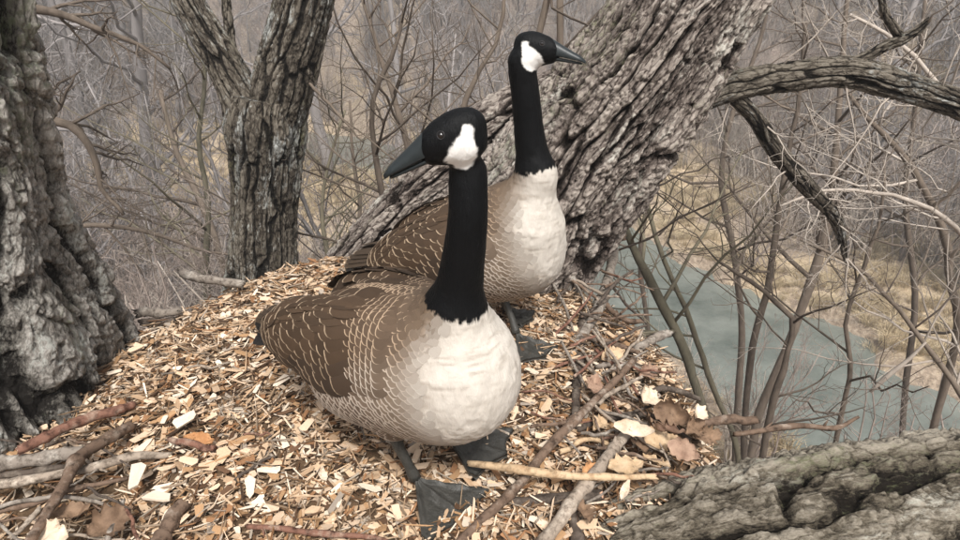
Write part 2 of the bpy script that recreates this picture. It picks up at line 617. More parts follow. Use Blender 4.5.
# ------------------------------------------------------------------ single bare trees across the valley
def far_tree_parts(i, H):
    rg = np.random.default_rng(500 + i)
    m = 10
    st = np.array([rg.normal(0, 0.10), rg.normal(0, 0.10), 1.0]) + rg.normal(0, 0.07, (m - 1, 3))
    P = np.vstack([[0, 0, -0.4], np.array([0, 0, -0.4]) + np.cumsum(nrm(st) * H / (m - 1), 0)])
    r0 = H * rg.uniform(0.013, 0.018)
    r = np.linspace(r0, r0 * 0.25, m); r[0] *= 1.25
    tb = MB(); V, Q, T = tube(P, r, 9); tb.add(V, Q, T)
    cb = MB()
    tmp = MB()
    for b in range(15):
        t = 0.22 + 0.76 * (b + rg.uniform(0, 1)) / 15
        f = t * (m - 1); k = min(int(f), m - 2); p = P[k] + (P[k + 1] - P[k]) * (f - k)
        a = rg.uniform(0, 6.283)
        d = nrm(np.array([math.cos(a), math.sin(a), rg.uniform(0.1, 0.9)]))
        l = H * 0.40 * (1.1 - 0.75 * t) * rg.uniform(0.7, 1.2)
        q = 7
        s2 = d + rg.normal(0, 0.16, (q - 1, 3)) + np.array([0, 0, 0.35])[None] * np.linspace(0, 1, q - 1)[:, None]
        pts = np.vstack([p, p + np.cumsum(nrm(s2) * l / (q - 1), 0)])
        rr = r[k] * rg.uniform(0.35, 0.55)
        grow(rg, cb, pts, np.linspace(rr, rr * 0.25, q), 3, (6, 4, 3), 0.5, 0.75, 0.12, 0.18, 0.006, (5, 3, 3, 3))
    return tb.mesh("trunk", M_FARTREE), cb.mesh("crown", M_FARTREE)


FT = [far_tree_parts(i, h) for i, h in enumerate((13, 11, 15))]
def far_tree(x, y, s, v, label, group=None, rz=0.0):
    e = empty("bare_tree", (x, y, float(ground_z(x, y)) - 0.1), rz)
    e.scale = (s, s, s)
    tag(e, label, "tree", group)
    for nm, me in zip(("trunk", "crown"), FT[v]):
        o = bpy.data.objects.new(nm, me); COL.objects.link(o); o.parent = e
    return e


def far_at(u, yy):
    """x of the sight line through column u at distance yy on the ground"""
    return (u - 480) / FPX * (yy * math.cos(PITCH) + 7.0 * math.sin(PITCH))


far_tree(far_at(166, 15), 15, 0.95, 0, "grey bare tree standing left of the forked trunk, trunk in full view", rz=1.0)
far_tree(far_at(118, 19), 19, 1.0, 1, "slim bare tree next to the big left trunk, in front of the grey wood", rz=2.2)
far_tree(far_at(330, 23), 23, 0.9, 2, "bare tree directly right of the forked trunk, above the tan clearing", rz=0.4)
far_tree(far_at(400, 26), 26, 0.9, 0, "bare tree beyond the nearer goose's head, at the foot of the hill", rz=3.0)
far_tree(far_at(846, 20), 20, 1.05, 1, "bare tree under the horizontal bough on the far creek bank", rz=4.0)
rg = np.random.default_rng(9)
cnt = 0
while cnt < 34:
    a = rg.uniform(-0.85, 0.85); dd = rg.uniform(24, 62)
    xx, yy = math.sin(a) * dd, math.cos(a) * dd
    if abs(float(creek_d(np.array(xx), np.array(yy)))) < 3.5: continue
    vq = int(rg.integers(0, 3))
    place = "left of the forked tree" if a < -0.42 else ("between the forked tree and the geese" if a < -0.02 else ("behind the leaning tree" if a < 0.30 else "above the creek on the right"))
    far_tree(xx, yy, rg.uniform(0.8, 1.25), vq, ("bare grey tree", "short bare tree", "tall bare tree")[vq] + " on the far hillside " + place, "bare trees on the far wooded hillside", rg.uniform(0, 6.28))
    cnt += 1
# ================================================================== THE NEAR TREES (real bark relief)
def bark_mat(name, deep, mid, high, lichen, moss, lich_amt=0.5, moss_amt=0.3, fine=90, bump=0.6, ck=0.45):
    m = Mat(name, 0.92, 0.12)
    h = m.attr("h", 'f'); mo = m.attr("moss", 'f')
    tcn = m.n("ShaderNodeAttribute", attribute_name="tc")
    co = tcn.outputs["Vector"]
    nf = m.noise(co, fine, 6, 0.72)
    nm_ = m.noise(co, 14, 5, 0.6)
    nl = m.noise(co, 7.0, 6, 0.7)
    vo = m.n("ShaderNodeTexVoronoi"); m.put(vo.inputs["Vector"], co); vo.inputs["Scale"].default_value = fine * 0.55
    vc = m.n("ShaderNodeTexVoronoi", feature='DISTANCE_TO_EDGE'); vc.inputs["Scale"].default_value = 34
    wob = m.n("ShaderNodeVectorMath", operation='ADD'); m.put(wob.inputs[0], co)
    nsc = m.n("ShaderNodeTexNoise"); m.put(nsc.inputs["Vector"], co); nsc.inputs["Scale"].default_value = 22; nsc.inputs["Detail"].default_value = 3
    sc_ = m.n("ShaderNodeVectorMath", operation='SCALE'); m.put(sc_.inputs[0], nsc.outputs["Color"]); sc_.inputs["Scale"].default_value = 0.035
    m.put(wob.inputs[1], sc_.outputs[0]); m.put(vc.inputs["Vector"], wob.outputs[0])
    crk = m.math('MULTIPLY', vc.outputs["Distance"], 9.0, clamp=True)
    h = m.math('MULTIPLY', h, m.math('MULTIPLY_ADD', crk, ck, 1 - ck))
    f = m.math('ADD', m.math('MULTIPLY', h, 0.85), m.math('MULTIPLY', m.math('SUBTRACT', m.math('MULTIPLY_ADD', m.noise(co, fine * 2.6, 3, 0.7), 0.45, m.math('MULTIPLY', nf, 0.55)), 0.5), 1.7))
    f = m.math('ADD', f, m.math('MULTIPLY', m.math('SUBTRACT', nm_, 0.5), 0.5))
    c = m.ramp(f, [(0.14, deep), (0.44, mid), (0.86, high)])
    lm = m.math('MULTIPLY', m.math('SUBTRACT', m.math('ADD', m.math('MULTIPLY', nl, 0.75), m.math('MULTIPLY', nf, 0.4)), 0.66 - 0.12 * lich_amt), 14, clamp=True)
    lm = m.math('MULTIPLY', lm, m.math('MULTIPLY', h, 1.2, clamp=True))
    c = m.mix(m.math('MULTIPLY', lm, 0.85), c, lichen)
    n3 = m.noise(co, 3.0, 5, 0.65)
    mm = m.math('MULTIPLY', m.math('SUBTRACT', m.math('ADD', m.math('MULTIPLY', n3, 0.6), m.math('MULTIPLY', nf, 0.5)), 0.62 - 0.12 * moss_amt), 9, clamp=True)
    mm = m.math('MULTIPLY', mm, mo)
    c = m.mix(m.math('MULTIPLY', mm, 0.8), c, moss)
    b = m.bump(nm_, bump * 0.6, 0.02)
    b = m.bump(crk, bump * ck * 2, 0.006, b)
    b = m.bump(nf, min(1, bump * 1.5), 0.010, b)
    b = m.bump(vo.outputs[0], bump * 0.7, 0.005, b)
    return m.out(c, b)


M_BARK_LEAN = bark_mat("leaning_trunk_bark", (0.014, 0.010, 0.008), (0.125, 0.100, 0.086), (0.38, 0.33, 0.285), (0.52, 0.50, 0.44), (0.13, 0.14, 0.07), 0.35, 0.15)
M_BARK_LEFT = bark_mat("left_trunk_bark", (0.016, 0.014, 0.012), (0.150, 0.138, 0.120), (0.42, 0.39, 0.35), (0.44, 0.45, 0.41), (0.105, 0.120, 0.065), 0.55, 0.5, ck=0.3)
M_BARK_FORK = bark_mat("forked_trunk_bark", (0.012, 0.010, 0.008), (0.075, 0.062, 0.048), (0.20, 0.175, 0.14), (0.44, 0.46, 0.44), (0.10, 0.095, 0.04), 0.45, 0.2)
M_BARK_LOG = bark_mat("log_bark", (0.014, 0.011, 0.008), (0.115, 0.096, 0.070), (0.33, 0.29, 0.23), (0.50, 0.48, 0.41), (0.125, 0.13, 0.07), 0.15, 0.3, fine=110, ck=0.35)


def bark_tube(path, ns, nt, ncell, L, depth, seed, rough=1.0, warp=0.7, lobes=None, cross=0.25, twist=0.0, second=0.35, moss=1.0, cap=True, vwarp=0.35, power=1.0):
    """path rows: x y z r.  A tube whose skin is broken into long plates with furrows between."""
    C = resample(path, ns)
    P, rad = C[:, :3], C[:, 3]
    T, N, B = frames(P)
    s = np.concatenate([[0], np.cumsum(np.linalg.norm(np.diff(P, axis=0), axis=1))])
    th = np.arange(nt) * 2 * math.pi / nt
    S, TH = np.meshgrid(s, th, indexing='ij')
    dirv = np.cos(TH)[..., None] * N[:, None, :] + np.sin(TH)[..., None] * B[:, None, :]
    R0 = rad[:, None] * np.ones_like(TH)
    if lobes is not None: R0 = R0 * lobes(TH, S / s[-1], dirv)
    X = P[:, None, :] + dirv * R0[..., None]
    xx, yy, zz = X[..., 0], X[..., 1], X[..., 2]
    rm = float(rad.mean())
    w1 = fbm(xx * 2.2, yy * 2.2, zz * 2.2, 3, seed)
    w2 = fbm(xx * 9, yy * 9, zz * 9, 3, seed + 1)
    u = TH / (2 * math.pi) * ncell + warp * (0.75 * w1 + 0.22 * w2) + twist * S
    v = S / L + vwarp * fbm(xx * 5, yy * 5, zz * 5, 2, seed + 2)
    F1, F2, ID = worley(u, v, ncell, seed)
    e = F2 - F1
    hf = fbm(xx * 26, yy * 26, zz * 26, 3, seed + 7)
    strand = fbm(np.cos(TH) * R0 * 42 + 1.5 * w2, np.sin(TH) * R0 * 42, S * 6, 3, seed + 13)
    hf = 0.6 * hf + 0.7 * strand
    e = e + 0.09 * hf * rough
    plate = sst(0.02, 0.24, e)**power
    # cross cracks shorten the plates
    G1, G2, ID2 = worley(u * 2 + 0.4 * w2, v * 3.1 + 0.5 * w2, ncell * 2, seed + 50)
    crack = sst(0.0, 0.22, G2 - G1)
    H1, H2, ID3 = worley(u * 5 + 0.3 * w2, v * 9 + 0.6 * w2, ncell * 5, seed + 90)
    flake = sst(0.0, 0.35, H2 - H1)
    h = plate * (0.62 + 0.38 * ID)
    h = h * (1 - cross * (1 - crack)) + second * 0.45 * (ID2 - 0.5) * plate * crack
    h = h + 0.24 * rough * second * (flake - 0.5 + (ID3 - 0.5)) + rough * 0.16 * hf + rough * 0.10 * fbm(xx * 95, yy * 95, zz * 95, 2, seed + 3)
    big = fbm(xx * 3.5, yy * 3.5, zz * 3.5, 2, seed + 4)
    dsp = (h - 0.6) * depth + big * 0.006 * min(1, rm / 0.15)
    X = X + dirv * dsp[..., None]
    V = X.reshape(-1, 3)
    Q = ringquads(ns, nt)
    Tn = None
    hh = np.clip(h, 0, 1.2).ravel()
    tcv = np.stack([np.cos(TH) * (R0 + dsp), np.sin(TH) * (R0 + dsp), S * 0.42], -1).reshape(-1, 3)
    if cap:
        V = np.vstack([V, P[0], P[-1]]); hh = np.append(hh, [0.4, 0.4]); tcv = np.vstack([tcv, tcv[:2]])
        j = np.arange(nt); j2 = (j + 1) % nt
        Tn = np.vstack([np.stack([np.full(nt, ns * nt), j2, j], 1), np.stack([np.full(nt, ns * nt + 1), (ns - 1) * nt + j, (ns - 1) * nt + j2], 1)])
    mb = MB(); mb.add(V, Q, Tn, h=hh, moss=np.full(len(V), moss), tc=tcv)
    return mb


def rowp(p, r): return [p[0], p[1], p[2], r]


# --- the great trunk at the left edge
YL = 1.30
def lobes_left(TH, sn, d):
    right = np.clip(d[..., 0] * 0.9 - d[..., 1] * 0.25, 0, 1)
    return 1 + 0.10 * right * sst(0.30, 0.02, sn) + 0.060 * np.cos(TH * 5 + 1.2 + 2.0 * sn) * (0.4 + 0.6 * sst(0.8, 0.1, sn)) + 0.035 * np.cos(TH * 9 + 4 * sn)
pl = []
for v, edge in ((470, 130), (410, 130), (360, 126), (320, 114), (280, 94), (207, 58), (135, 38), (60, 24), (0, 15), (-80, 4), (-260, -15)):
    t = YL / ray(0, v)[1]
    pl.append(rowp(at_y(-85, v, YL), (edge + 85) * t / FPX * 0.90))
pl.insert(0, [pl[0][0] - 0.02, pl[0][1], -0.60, 0.58])
e = empty("thick_tree", (pl[0][0], pl[0][1], -0.6))
tag(e, "massive grey tree with deep folded bark and a flaring foot, sticks piled against it", "tree")
adopt(bark_tube(pl, 520, 440, 20, 0.85, 0.056, 5, rough=0.75, warp=1.0, lobes=lobes_left, cross=0.22, second=0.6, power=0.9).build("trunk", M_BARK_LEFT), e)

# --- the forked tree behind the nest
YF = 2.95
def fpath(pts, Y, scale=1.0):
    out = []
    for p in pts:
        u, v, w = p[:3]
        yy = Y if len(p) < 4 else p[3]
        t = yy / ray(u, v)[1]
        out.append(rowp(at_y(u, v, yy), w / 2 * t / FPX * scale))
    return out
e = empty("forked_tree", tuple(fpath([(262, 420, 90)], YF)[0][:3]))
tag(e, "dark furrowed tree that forks into two limbs behind the nest rim", "tree")
lob = lambda TH, sn, d: 1 + 0.05 * np.cos(3 * TH + 2 + 3 * sn) + 0.04 * np.cos(7 * TH)
adopt(bark_tube(fpath([(262, 440, 92), (262, 340, 80), (263, 275, 68), (264, 215, 62), (266, 165, 68), (266, 128, 78), (266, 96, 66)], YF), 300, 260, 18, 0.60, 0.024, 11, warp=0.6, lobes=lob, cross=0.3, second=0.5).build("trunk", M_BARK_FORK), e)
adopt(bark_tube(fpath([(259, 160, 30), (250, 122, 46), (238, 92, 40), (222, 60, 34), (204, 30, 32), (187, 0, 30), (172, -40, 27), (160, -90, 24)], YF), 220, 150, 12, 0.50, 0.016, 12, warp=0.6, cross=0.3, second=0.5).build("limb", M_BARK_FORK), e)
adopt(bark_tube(fpath([(270, 165, 40), (275, 120, 56), (284, 80, 58), (294, 40, 58), (304, 0, 55), (316, -50, 52), (328, -110, 46)], YF), 240, 190, 15, 0.50, 0.020, 13, warp=0.6, cross=0.3, second=0.5).build("limb", M_BARK_FORK), e)
adopt(bark_tube(fpath([(250, 112, 10, 3.05), (238, 80, 11, 3.08), (231, 45, 10, 3.1), (226, 0, 9, 3.12), (222, -60, 8, 3.15)], YF), 90, 40, 6, 0.12, 0.008, 14, second=0.4).build("branch", M_BARK_FORK), e)

# --- the leaning tree behind the geese, its bough and its root limb
YN = 2.05
def lobes_lean(TH, sn, d):
    return 1 + 0.06 * np.cos(4 * TH + 1.0 + 2 * sn) + 0.04 * np.cos(7 * TH - 3 * sn)
e = empty("leaning_tree", tuple(fpath([(440, 420, 200)], YN)[0][:3]))
tag(e, "great leaning tree with long ridged bark behind the geese, a bough reaching right", "tree")
adopt(bark_tube(fpath([(405, 420, 235), (445, 330, 200), (492, 270, 166), (546, 205, 148), (600, 132, 142), (640, 78, 134), (690, 5, 124), (735, -60, 120), (790, -140, 112)], YN), 560, 420, 28, 0.75, 0.036, 21, warp=0.9, lobes=lobes_lean, cross=0.22, second=0.6, vwarp=0.6, power=0.9).build("trunk", M_BARK_LEAN), e)
adopt(bark_tube(fpath([(300, 330, 40, 2.35), (340, 272, 38, 2.33), (385, 225, 42, 2.31), (430, 180, 48, 2.29), (480, 140, 56, 2.27), (530, 108, 54, 2.24), (585, 84, 46, 2.2), (630, 66, 34, 2.15)], YN), 330, 190, 12, 0.45, 0.024, 22, warp=0.8, cross=0.2, second=0.6).build("limb", M_BARK_LEAN), e)
adopt(bark_tube(fpath([(640, 118, 44, 2.1), (690, 100, 31, 2.2), (735, 86, 28, 2.3), (790, 76, 28, 2.35), (845, 72, 29, 2.38), (895, 84, 28, 2.40), (940, 98, 26, 2.42), (1000, 116, 27, 2.45), (1080, 130, 25, 2.5), (1200, 135, 22, 2.6), (1340, 120, 16, 2.8)], YN), 420, 130, 10, 0.34, 0.013, 23, warp=0.8, cross=0.25, second=0.5).build("bough", M_BARK_FORK), e)
adopt(bark_tube(fpath([(718, 84, 14, 2.28), (735, 98, 15, 2.3), (753, 115, 15, 2.33), (780, 155, 17, 2.4), (811, 191, 16, 2.5), (834, 216, 12, 2.6), (842, 240, 8, 2.7), (846, 262, 3, 2.75)], YN), 200, 70, 8, 0.30, 0.006, 24, cross=0.3).build("drooping_limb", M_BARK_FORK), e)
adopt(bark_tube(fpath([(850, 64, 12, 2.38), (868, 56, 11, 2.38), (885, 46, 10, 2.37), (902, 39, 11, 2.36), (918, 30, 8, 2.36), (930, 18, 4, 2.36)], YN), 70, 40, 6, 0.10, 0.006, 25).build("branch", M_BARK_FORK), e)
adopt(bark_tube(fpath([(903, 41, 9, 2.36), (893, 26, 8, 2.36), (885, 14, 7, 2.36), (882, 0, 6, 2.36), (878, -25, 4, 2.36)], YN), 60, 36, 6, 0.10, 0.005, 26).build("branch", M_BARK_FORK), e)

tw = MB(); rgt = np.random.default_rng(88)
for (u_, v_, y_, du_, dv_, ln_) in [(760, 120, 2.35, 60, 60, 0.3), (790, 165, 2.42, -60, 70, 0.28), (812, 192, 2.5, 70, 20, 0.35), (836, 222, 2.6, 60, 70, 0.3), (842, 240, 2.7, -50, 60, 0.3), (845, 256, 2.74, 40, 60, 0.3), (845, 256, 2.74, -10, 70, 0.3),
                                     (735, 84, 2.3, -30, 70, 0.25), (790, 80, 2.33, 50, 90, 0.45), (845, 78, 2.36, 10, 90, 0.5), (895, 92, 2.38, -60, 80, 0.5), (940, 104, 2.4, -40, 90, 0.45), (780, 70, 2.34, 60, -60, 0.35), (830, 62, 2.37, -30, -70, 0.3), (940, 92, 2.4, 30, -60, 0.35), (927, 24, 2.36, 40, -50, 0.3)]:
    p0 = at_y(u_, v_, y_); p1 = at_y(u_ + du_, v_ + dv_, y_ + rgt.uniform(-0.2, 0.2)); dq = nrm(p1 - p0)
    st_ = dq + rgt.normal(0, 0.16, (7, 3)); pp = np.vstack([p0, p0 + np.cumsum(nrm(st_) * ln_ / 7, 0)])
    grow(rgt, tw, pp, np.linspace(0.0042, 0.0012, 8), 2, (6, 4), 0.6, 0.75, 0.0, 0.15, 0.0009, (6, 4, 3))
o = adopt(tw.build("twigs", M_PALETWIG), e); o["kind"] = "stuff"

# --- the log of a second bough lying across the near corner
e = empty("fallen_log", tuple(at_z(800, 520, -0.1)))
tag(e, "broad mossy log with long bulging bark ridges at the lower right corner", "log")
pl = []
for u, v, t, r in ((470, 690, 1.06, 0.10), (560, 655, 1.08, 0.185), (640, 628, 1.10, 0.225), (740, 604, 1.13, 0.252), (860, 590, 1.16, 0.270), (1000, 578, 1.20, 0.285), (1180, 560, 1.25, 0.30), (1450, 540, 1.4, 0.31)):
    p = np.array([0, 0, CAM_Z]) + ray(u, v) * (t + 0.06)
    pl.append(rowp(p, r))
adopt(bark_tube(pl, 520, 440, 20, 0.95, 0.046, 34, rough=0.9, warp=0.7, cross=0.20, second=0.5, lobes=lambda TH, sn, d: 1 + 0.03 * np.cos(5 * TH + 3 * sn), vwarp=0.5, power=0.7).build("trunk", M_BARK_LOG), e)

# --- the broad stool all these stems rise from, down to the ground below the nest
pl = [[-0.25, 1.25, -4.2, 1.25], [-0.25, 1.25, -2.6, 0.95], [-0.28, 1.25, -1.2, 1.0], [-0.28, 1.25, -0.45, 1.02], [-0.28, 1.25, -0.22, 0.80]]
o = bark_tube(pl, 160, 260, 34, 0.6, 0.06, 41).build("tree_stump", M_BARK_LEFT)
tag(o, "wide old tree base under the nest that carries all the stems", "tree base")

# ------------------------------------------------------------------ saplings and twiggy growth near the nest
def sapling(name, pts, Y, label, mat, depth=3, nb=(9, 5, 3), seed=1, lenf=0.45, up=0.12, minr=0.0016, group=None, cat="sapling", spread=0.75, wig=0.14, start=0.2, crownmat=None, sides=(6, 4, 3, 3)):
    P = np.array(fpath(pts, Y)); P[:, 3] *= 0.82
    if cat != "branch":
        # the stem goes on down to the ground of the slope
        b0 = P[0].copy(); gz = float(ground_z(b0[0], b0[1])) - 0.1
        if b0[2] > gz + 0.1:
            m_ = 3
            f_ = np.linspace(0, 1, m_ + 1)[:-1][:, None]
            low = b0.copy(); low[2] = gz; low[0] += 0.15; low[3] *= 1.15
            low[:2] += (P[0] - P[1])[:2] * 0.8
            P = np.vstack([low * (1 - f_) + b0 * f_, P])
            start = start + (1 - start) * 0.35
    C = resample(P, max(10, 3 * len(P)))
    rg = np.random.default_rng(seed)
    C[:, :3] += rg.normal(0, 0.004, (len(C), 3)) * np.linspace(0, 1, len(C))[:, None]
    e = empty(name, tuple(C[0, :3]))
    tag(e, label, cat, group)
    mb = MB(); V, Q, T = tube(C[:, :3], C[:, 3] * (1 + rg.normal(0, 0.05, len(C))), 9); mb.add(V, Q, T)
    adopt(mb.build("stem", mat), e)
    cb = MB()
    P3, r3 = C[:, :3], C[:, 3]
    L = np.sum(np.linalg.norm(np.diff(P3, axis=0), axis=1))
    for b in range(nb[0]):
        t = start + (1 - start) * (b + rg.uniform(0, 1)) / nb[0]
        f = t * (len(P3) - 1); i = min(int(f), len(P3) - 2); p = P3[i] + (P3[i + 1] - P3[i]) * (f - i)
        tg = nrm(P3[i + 1] - P3[i])
        rnd = rg.normal(0, 1, 3); rnd -= tg * (rnd @ tg); rnd = nrm(rnd)
        d = nrm(tg * 0.45 + rnd * spread)
        l = L * lenf * rg.uniform(0.5, 1.15) * (1.05 - 0.5 * t)
        q = 7
        s2 = d + rg.normal(0, wig, (q - 1, 3)) + np.array([0, 0, up])[None] * np.linspace(0, 1.4, q - 1)[:, None]
        pp = np.vstack([p, p + np.cumsum(nrm(s2) * l / (q - 1), 0)])
        rr = max(r3[i] * rg.uniform(0.35, 0.6), minr)
        grow(rg, cb, pp, np.linspace(rr, max(rr * 0.3, minr * 0.8), q), depth - 1, nb[1:], 0.5, 0.75, up, wig, minr, (5, 4, 3, 3), 0.15, 0)
    adopt(cb.build("twigs", crownmat or mat), e)["kind"] = "stuff"
    return e


sapling("sapling", [(712, 440, 11, 3.1), (700, 400, 11, 3.1), (682, 345, 12, 3.15), (655, 290, 12, 3.2), (632, 245, 9, 3.25), (618, 205, 7, 3.3), (608, 160, 5, 3.35)], 3, "greenish leaning sapling rising beside the right rim of the nest", M_STEM_GREEN, seed=1, nb=(8, 4, 3), start=0.45)
sapling("sapling", [(735, 440, 7, 3.6), (712, 385, 7, 3.6), (690, 320, 7, 3.6), (668, 270, 6, 3.6), (650, 215, 5, 3.7), (640, 150, 3, 3.8)], 3, "thin second stem close behind the greenish leaning sapling", M_STEM_GREEN, seed=2, nb=(8, 4, 3), start=0.3)
sapling("sapling", [(768, 425, 8, 2.9), (776, 395, 8, 2.9), (788, 350, 7, 2.92), (793, 322, 7, 2.95), (770, 297, 6, 3.0), (740, 275, 5, 3.0), (722, 262, 3, 3.0)], 3, "bent stem that arches back left over the creek like a hook", M_STEM, seed=3, nb=(7, 4, 2), lenf=0.4)
sapling("sapling", [(745, 420, 8, 4.2), (752, 350, 8, 4.2), (768, 285, 8, 4.25), (778, 215, 7, 4.3), (790, 150, 6, 4.4), (800, 90, 5, 4.5), (806, 20, 4, 4.6)], 3, "straight brown sapling crossing the creek below the drooping limb", M_STEM, seed=4, nb=(11, 5, 3))
sapling("sapling", [(760, 410, 10, 5.0), (790, 340, 10, 5.0), (815, 270, 11, 5.1), (828, 220, 10, 5.2), (836, 150, 8, 5.3), (842, 60, 6, 5.5), (850, -20, 5, 5.6)], 3, "darker sapling rising behind the tip of the drooping limb", M_STEM, seed=5, nb=(12, 5, 3))
sapling("sapling", [(840, 420, 6, 3.4), (850, 370, 6, 3.4), (846, 320, 5, 3.45), (862, 270, 5, 3.5), (880, 220, 4, 3.5), (885, 160, 3, 3.6)], 3, "slender sapling in front of the creek, right of the hooked stem", M_STEM, seed=6, nb=(9, 5, 3))
sapling("sapling", [(958, 330, 9, 4.0), (950, 280, 9, 4.0), (945, 235, 9, 4.1), (920, 180, 8, 4.2), (890, 140, 7, 4.3), (862, 112, 5, 4.4), (840, 80, 3, 4.5)], 3, "grey sapling arching over from the right, below the bough", M_STEM, seed=7, nb=(11, 6, 3), crownmat=M_PALETWIG)
sapling("sapling", [(1010, 300, 8, 3.6), (975, 250, 7, 3.5), (940, 215, 6, 3.4), (890, 195, 5, 3.4), (830, 190, 4, 3.3), (780, 205, 3, 3.2)], 3, "pale whippy branch spreading sideways over the far creek bank", M_PALETWIG, seed=8, nb=(13, 6, 3), lenf=0.4, cat="branch")
sapling("sapling", [(1000, 460, 7, 3.0), (965, 400, 7, 3.1), (930, 350, 6, 3.2), (890, 300, 5, 3.3), (850, 262, 4, 3.4), (800, 240, 3, 3.5)], 3, "slanting twiggy stem above the log with its tip towards the hooked stem", M_STEM, seed=9, nb=(11, 6, 3), crownmat=M_PALETWIG)
sapling("sapling", [(900, 470, 6, 5.5), (905, 390, 7, 5.5), (915, 300, 7, 5.6), (905, 200, 6, 5.8), (915, 110, 5, 6.0), (925, 0, 4, 6.2)], 3, "upright sapling near the right margin beyond the creek edge", M_STEM, seed=10, nb=(14, 6, 3))
sapling("sapling", [(398, 340, 8, 3.6), (392, 280, 8, 3.6), (386, 215, 8, 3.6), (376, 160, 7, 3.65), (372, 100, 6, 3.7), (392, 55, 5, 3.75), (405, 10, 4, 3.8)], 3, "dark thin sapling directly left of the nearer goose's head", M_STEM, seed=11, nb=(9, 5, 3), start=0.3)
sapling("sapling", [(430, 300, 9, 4.2), (418, 220, 8, 4.2), (408, 150, 8, 4.3), (392, 90, 7, 4.4), (375, 40, 5, 4.5), (360, -10, 4, 4.6)], 3, "bare sapling leaning left behind the two goose heads", M_STEM, seed=12, nb=(11, 6, 3), start=0.3)
sapling("sapling", [(452, 260, 8, 3.4), (455, 180, 8, 3.4), (462, 110, 8, 3.4), (480, 70, 6, 3.45), (500, 30, 5, 3.5), (505, -20, 4, 3.5)], 3, "sapling between the two goose necks, rising in front of the hillside", M_STEM, seed=13, nb=(11, 5, 3), start=0.35)
sapling("shrub", [(338, 330, 6, 4.6), (330, 270, 6, 4.6), (322, 215, 5, 4.7), (330, 160, 4, 4.8), (345, 110, 3, 4.9)], 3, "twiggy shrub close to the right side of the forked tree", M_STEM_GREEN, seed=14, nb=(15, 6, 3), cat="shrub", lenf=0.5)
sapling("shrub", [(362, 330, 6, 5.4), (352, 270, 6, 5.4), (360, 210, 5, 5.5), (352, 150, 4, 5.6), (350, 100, 3, 5.7)], 3, "fine twiggy shrub in front of the tan clearing left of the sapling", M_STEM, seed=15, nb=(15, 6, 3), cat="shrub", lenf=0.5)
sapling("sapling", [(212, 330, 8, 5.6), (206, 270, 8, 5.6), (208, 200, 7, 5.7), (198, 140, 6, 5.8), (205, 80, 5, 5.9), (196, 0, 4, 6.0)], 3, "greenish sapling left of the forked tree before the tan clearing", M_STEM_GREEN, seed=16, nb=(13, 6, 3))
sapling("sapling", [(232, 330, 8, 6.6), (222, 260, 8, 6.6), (200, 200, 8, 6.7), (176, 150, 6, 6.8), (160, 90, 5, 6.9)], 3, "slanting sapling that crosses low behind the forked tree", M_STEM, seed=17, nb=(13, 6, 3))
sapling("branch", [(-40, -10, 13, 3.2), (20, 6, 12, 3.2), (60, 14, 10, 3.2), (100, 30, 7, 3.2), (140, 45, 5, 3.2), (170, 68, 3, 3.2)], 3, "overhanging twiggy branch at the top beside the massive left tree", M_STEM, seed=18, nb=(12, 6, 3), cat="branch", up=-0.12, lenf=0.45)
sapling("branch", [(-30, 100, 12, 3.8), (40, 118, 11, 3.8), (75, 128, 10, 3.8), (96, 160, 8, 3.8), (102, 190, 6, 3.8), (125, 215, 4, 3.8)], 3, "drooping dark branch that bends down beside the massive left tree", M_STEM, seed=19, nb=(12, 6, 3), cat="branch", up=-0.08, lenf=0.5)
sapling("branch", [(20, 235, 6, 4.5), (90, 225, 6, 4.5), (150, 232, 5, 4.6), (200, 250, 4, 4.7), (240, 256, 3, 4.8)], 3, "level thin branch low between the massive left tree and the forked tree", M_STEM, seed=20, nb=(12, 6, 3), cat="branch", lenf=0.35)
sapling("branch", [(308, 82, 4, 2.9), (325, 100, 4, 2.8), (345, 122, 3, 2.75), (362, 142, 2, 2.7)], 3, "short bare twig reaching right off the forked tree's bigger limb", M_STEM, seed=21, nb=(5, 3), depth=2, cat="branch", lenf=0.35)
sapling("sapling", [(648, 330, 6, 7.0), (640, 260, 6, 7.0), (650, 190, 6, 7.0), (668, 120, 5, 7.1), (690, 60, 4, 7.2)], 3, "sapling under the leaning tree on the near bank of the creek", M_STEM, seed=22, nb=(13, 6, 3))
sapling("sapling", [(742, 330, 8, 6.6), (735, 260, 8, 6.6), (722, 190, 7, 6.7), (728, 130, 6, 6.8), (760, 40, 5, 7.0), (770, -10, 4, 7.0)], 3, "tall twiggy sapling seen through the gap under the bough's root", M_STEM, seed=23, nb=(14, 6, 3))
sapling("sapling", [(1000, 200, 7, 4.4), (970, 130, 7, 4.4), (935, 80, 6, 4.5), (895, 40, 5, 4.6), (850, 15, 4, 4.7)], 3, "pale branch spreading left above the bough, right of the forked stub", M_PALETWIG, seed=24, nb=(13, 6, 3), cat="branch")
sapling("sapling", [(560, -60, 9, 3.0), (548, 0, 9, 3.0), (538, 40, 8, 3.0), (532, 90, 7, 3.0), (540, 140, 6, 3.0)], 3, "dark stem directly behind the farther goose's head", M_STEM, seed=25, nb=(7, 4, 2), up=0.2)
# the broken pale stick hanging over the creek
P = np.array(fpath([(870, 392, 3, 3.0), (890, 374, 5, 3.0), (908, 360, 4, 3.0), (926, 342, 2, 3.0)], 3))
mb = MB(); V, Q, T = tube(resample(P[:, :3], 8), np.interp(np.linspace(0, 1, 8), np.linspace(0, 1, 4), P[:, 3]), 8); mb.add(V, Q, T)
tag(mb.build("broken_stick", M_PALETWIG), "pale splintered stick hanging in the twigs over the creek", "stick")
# ================================================================== THE NEST
NC = np.array([-0.27, 1.18])


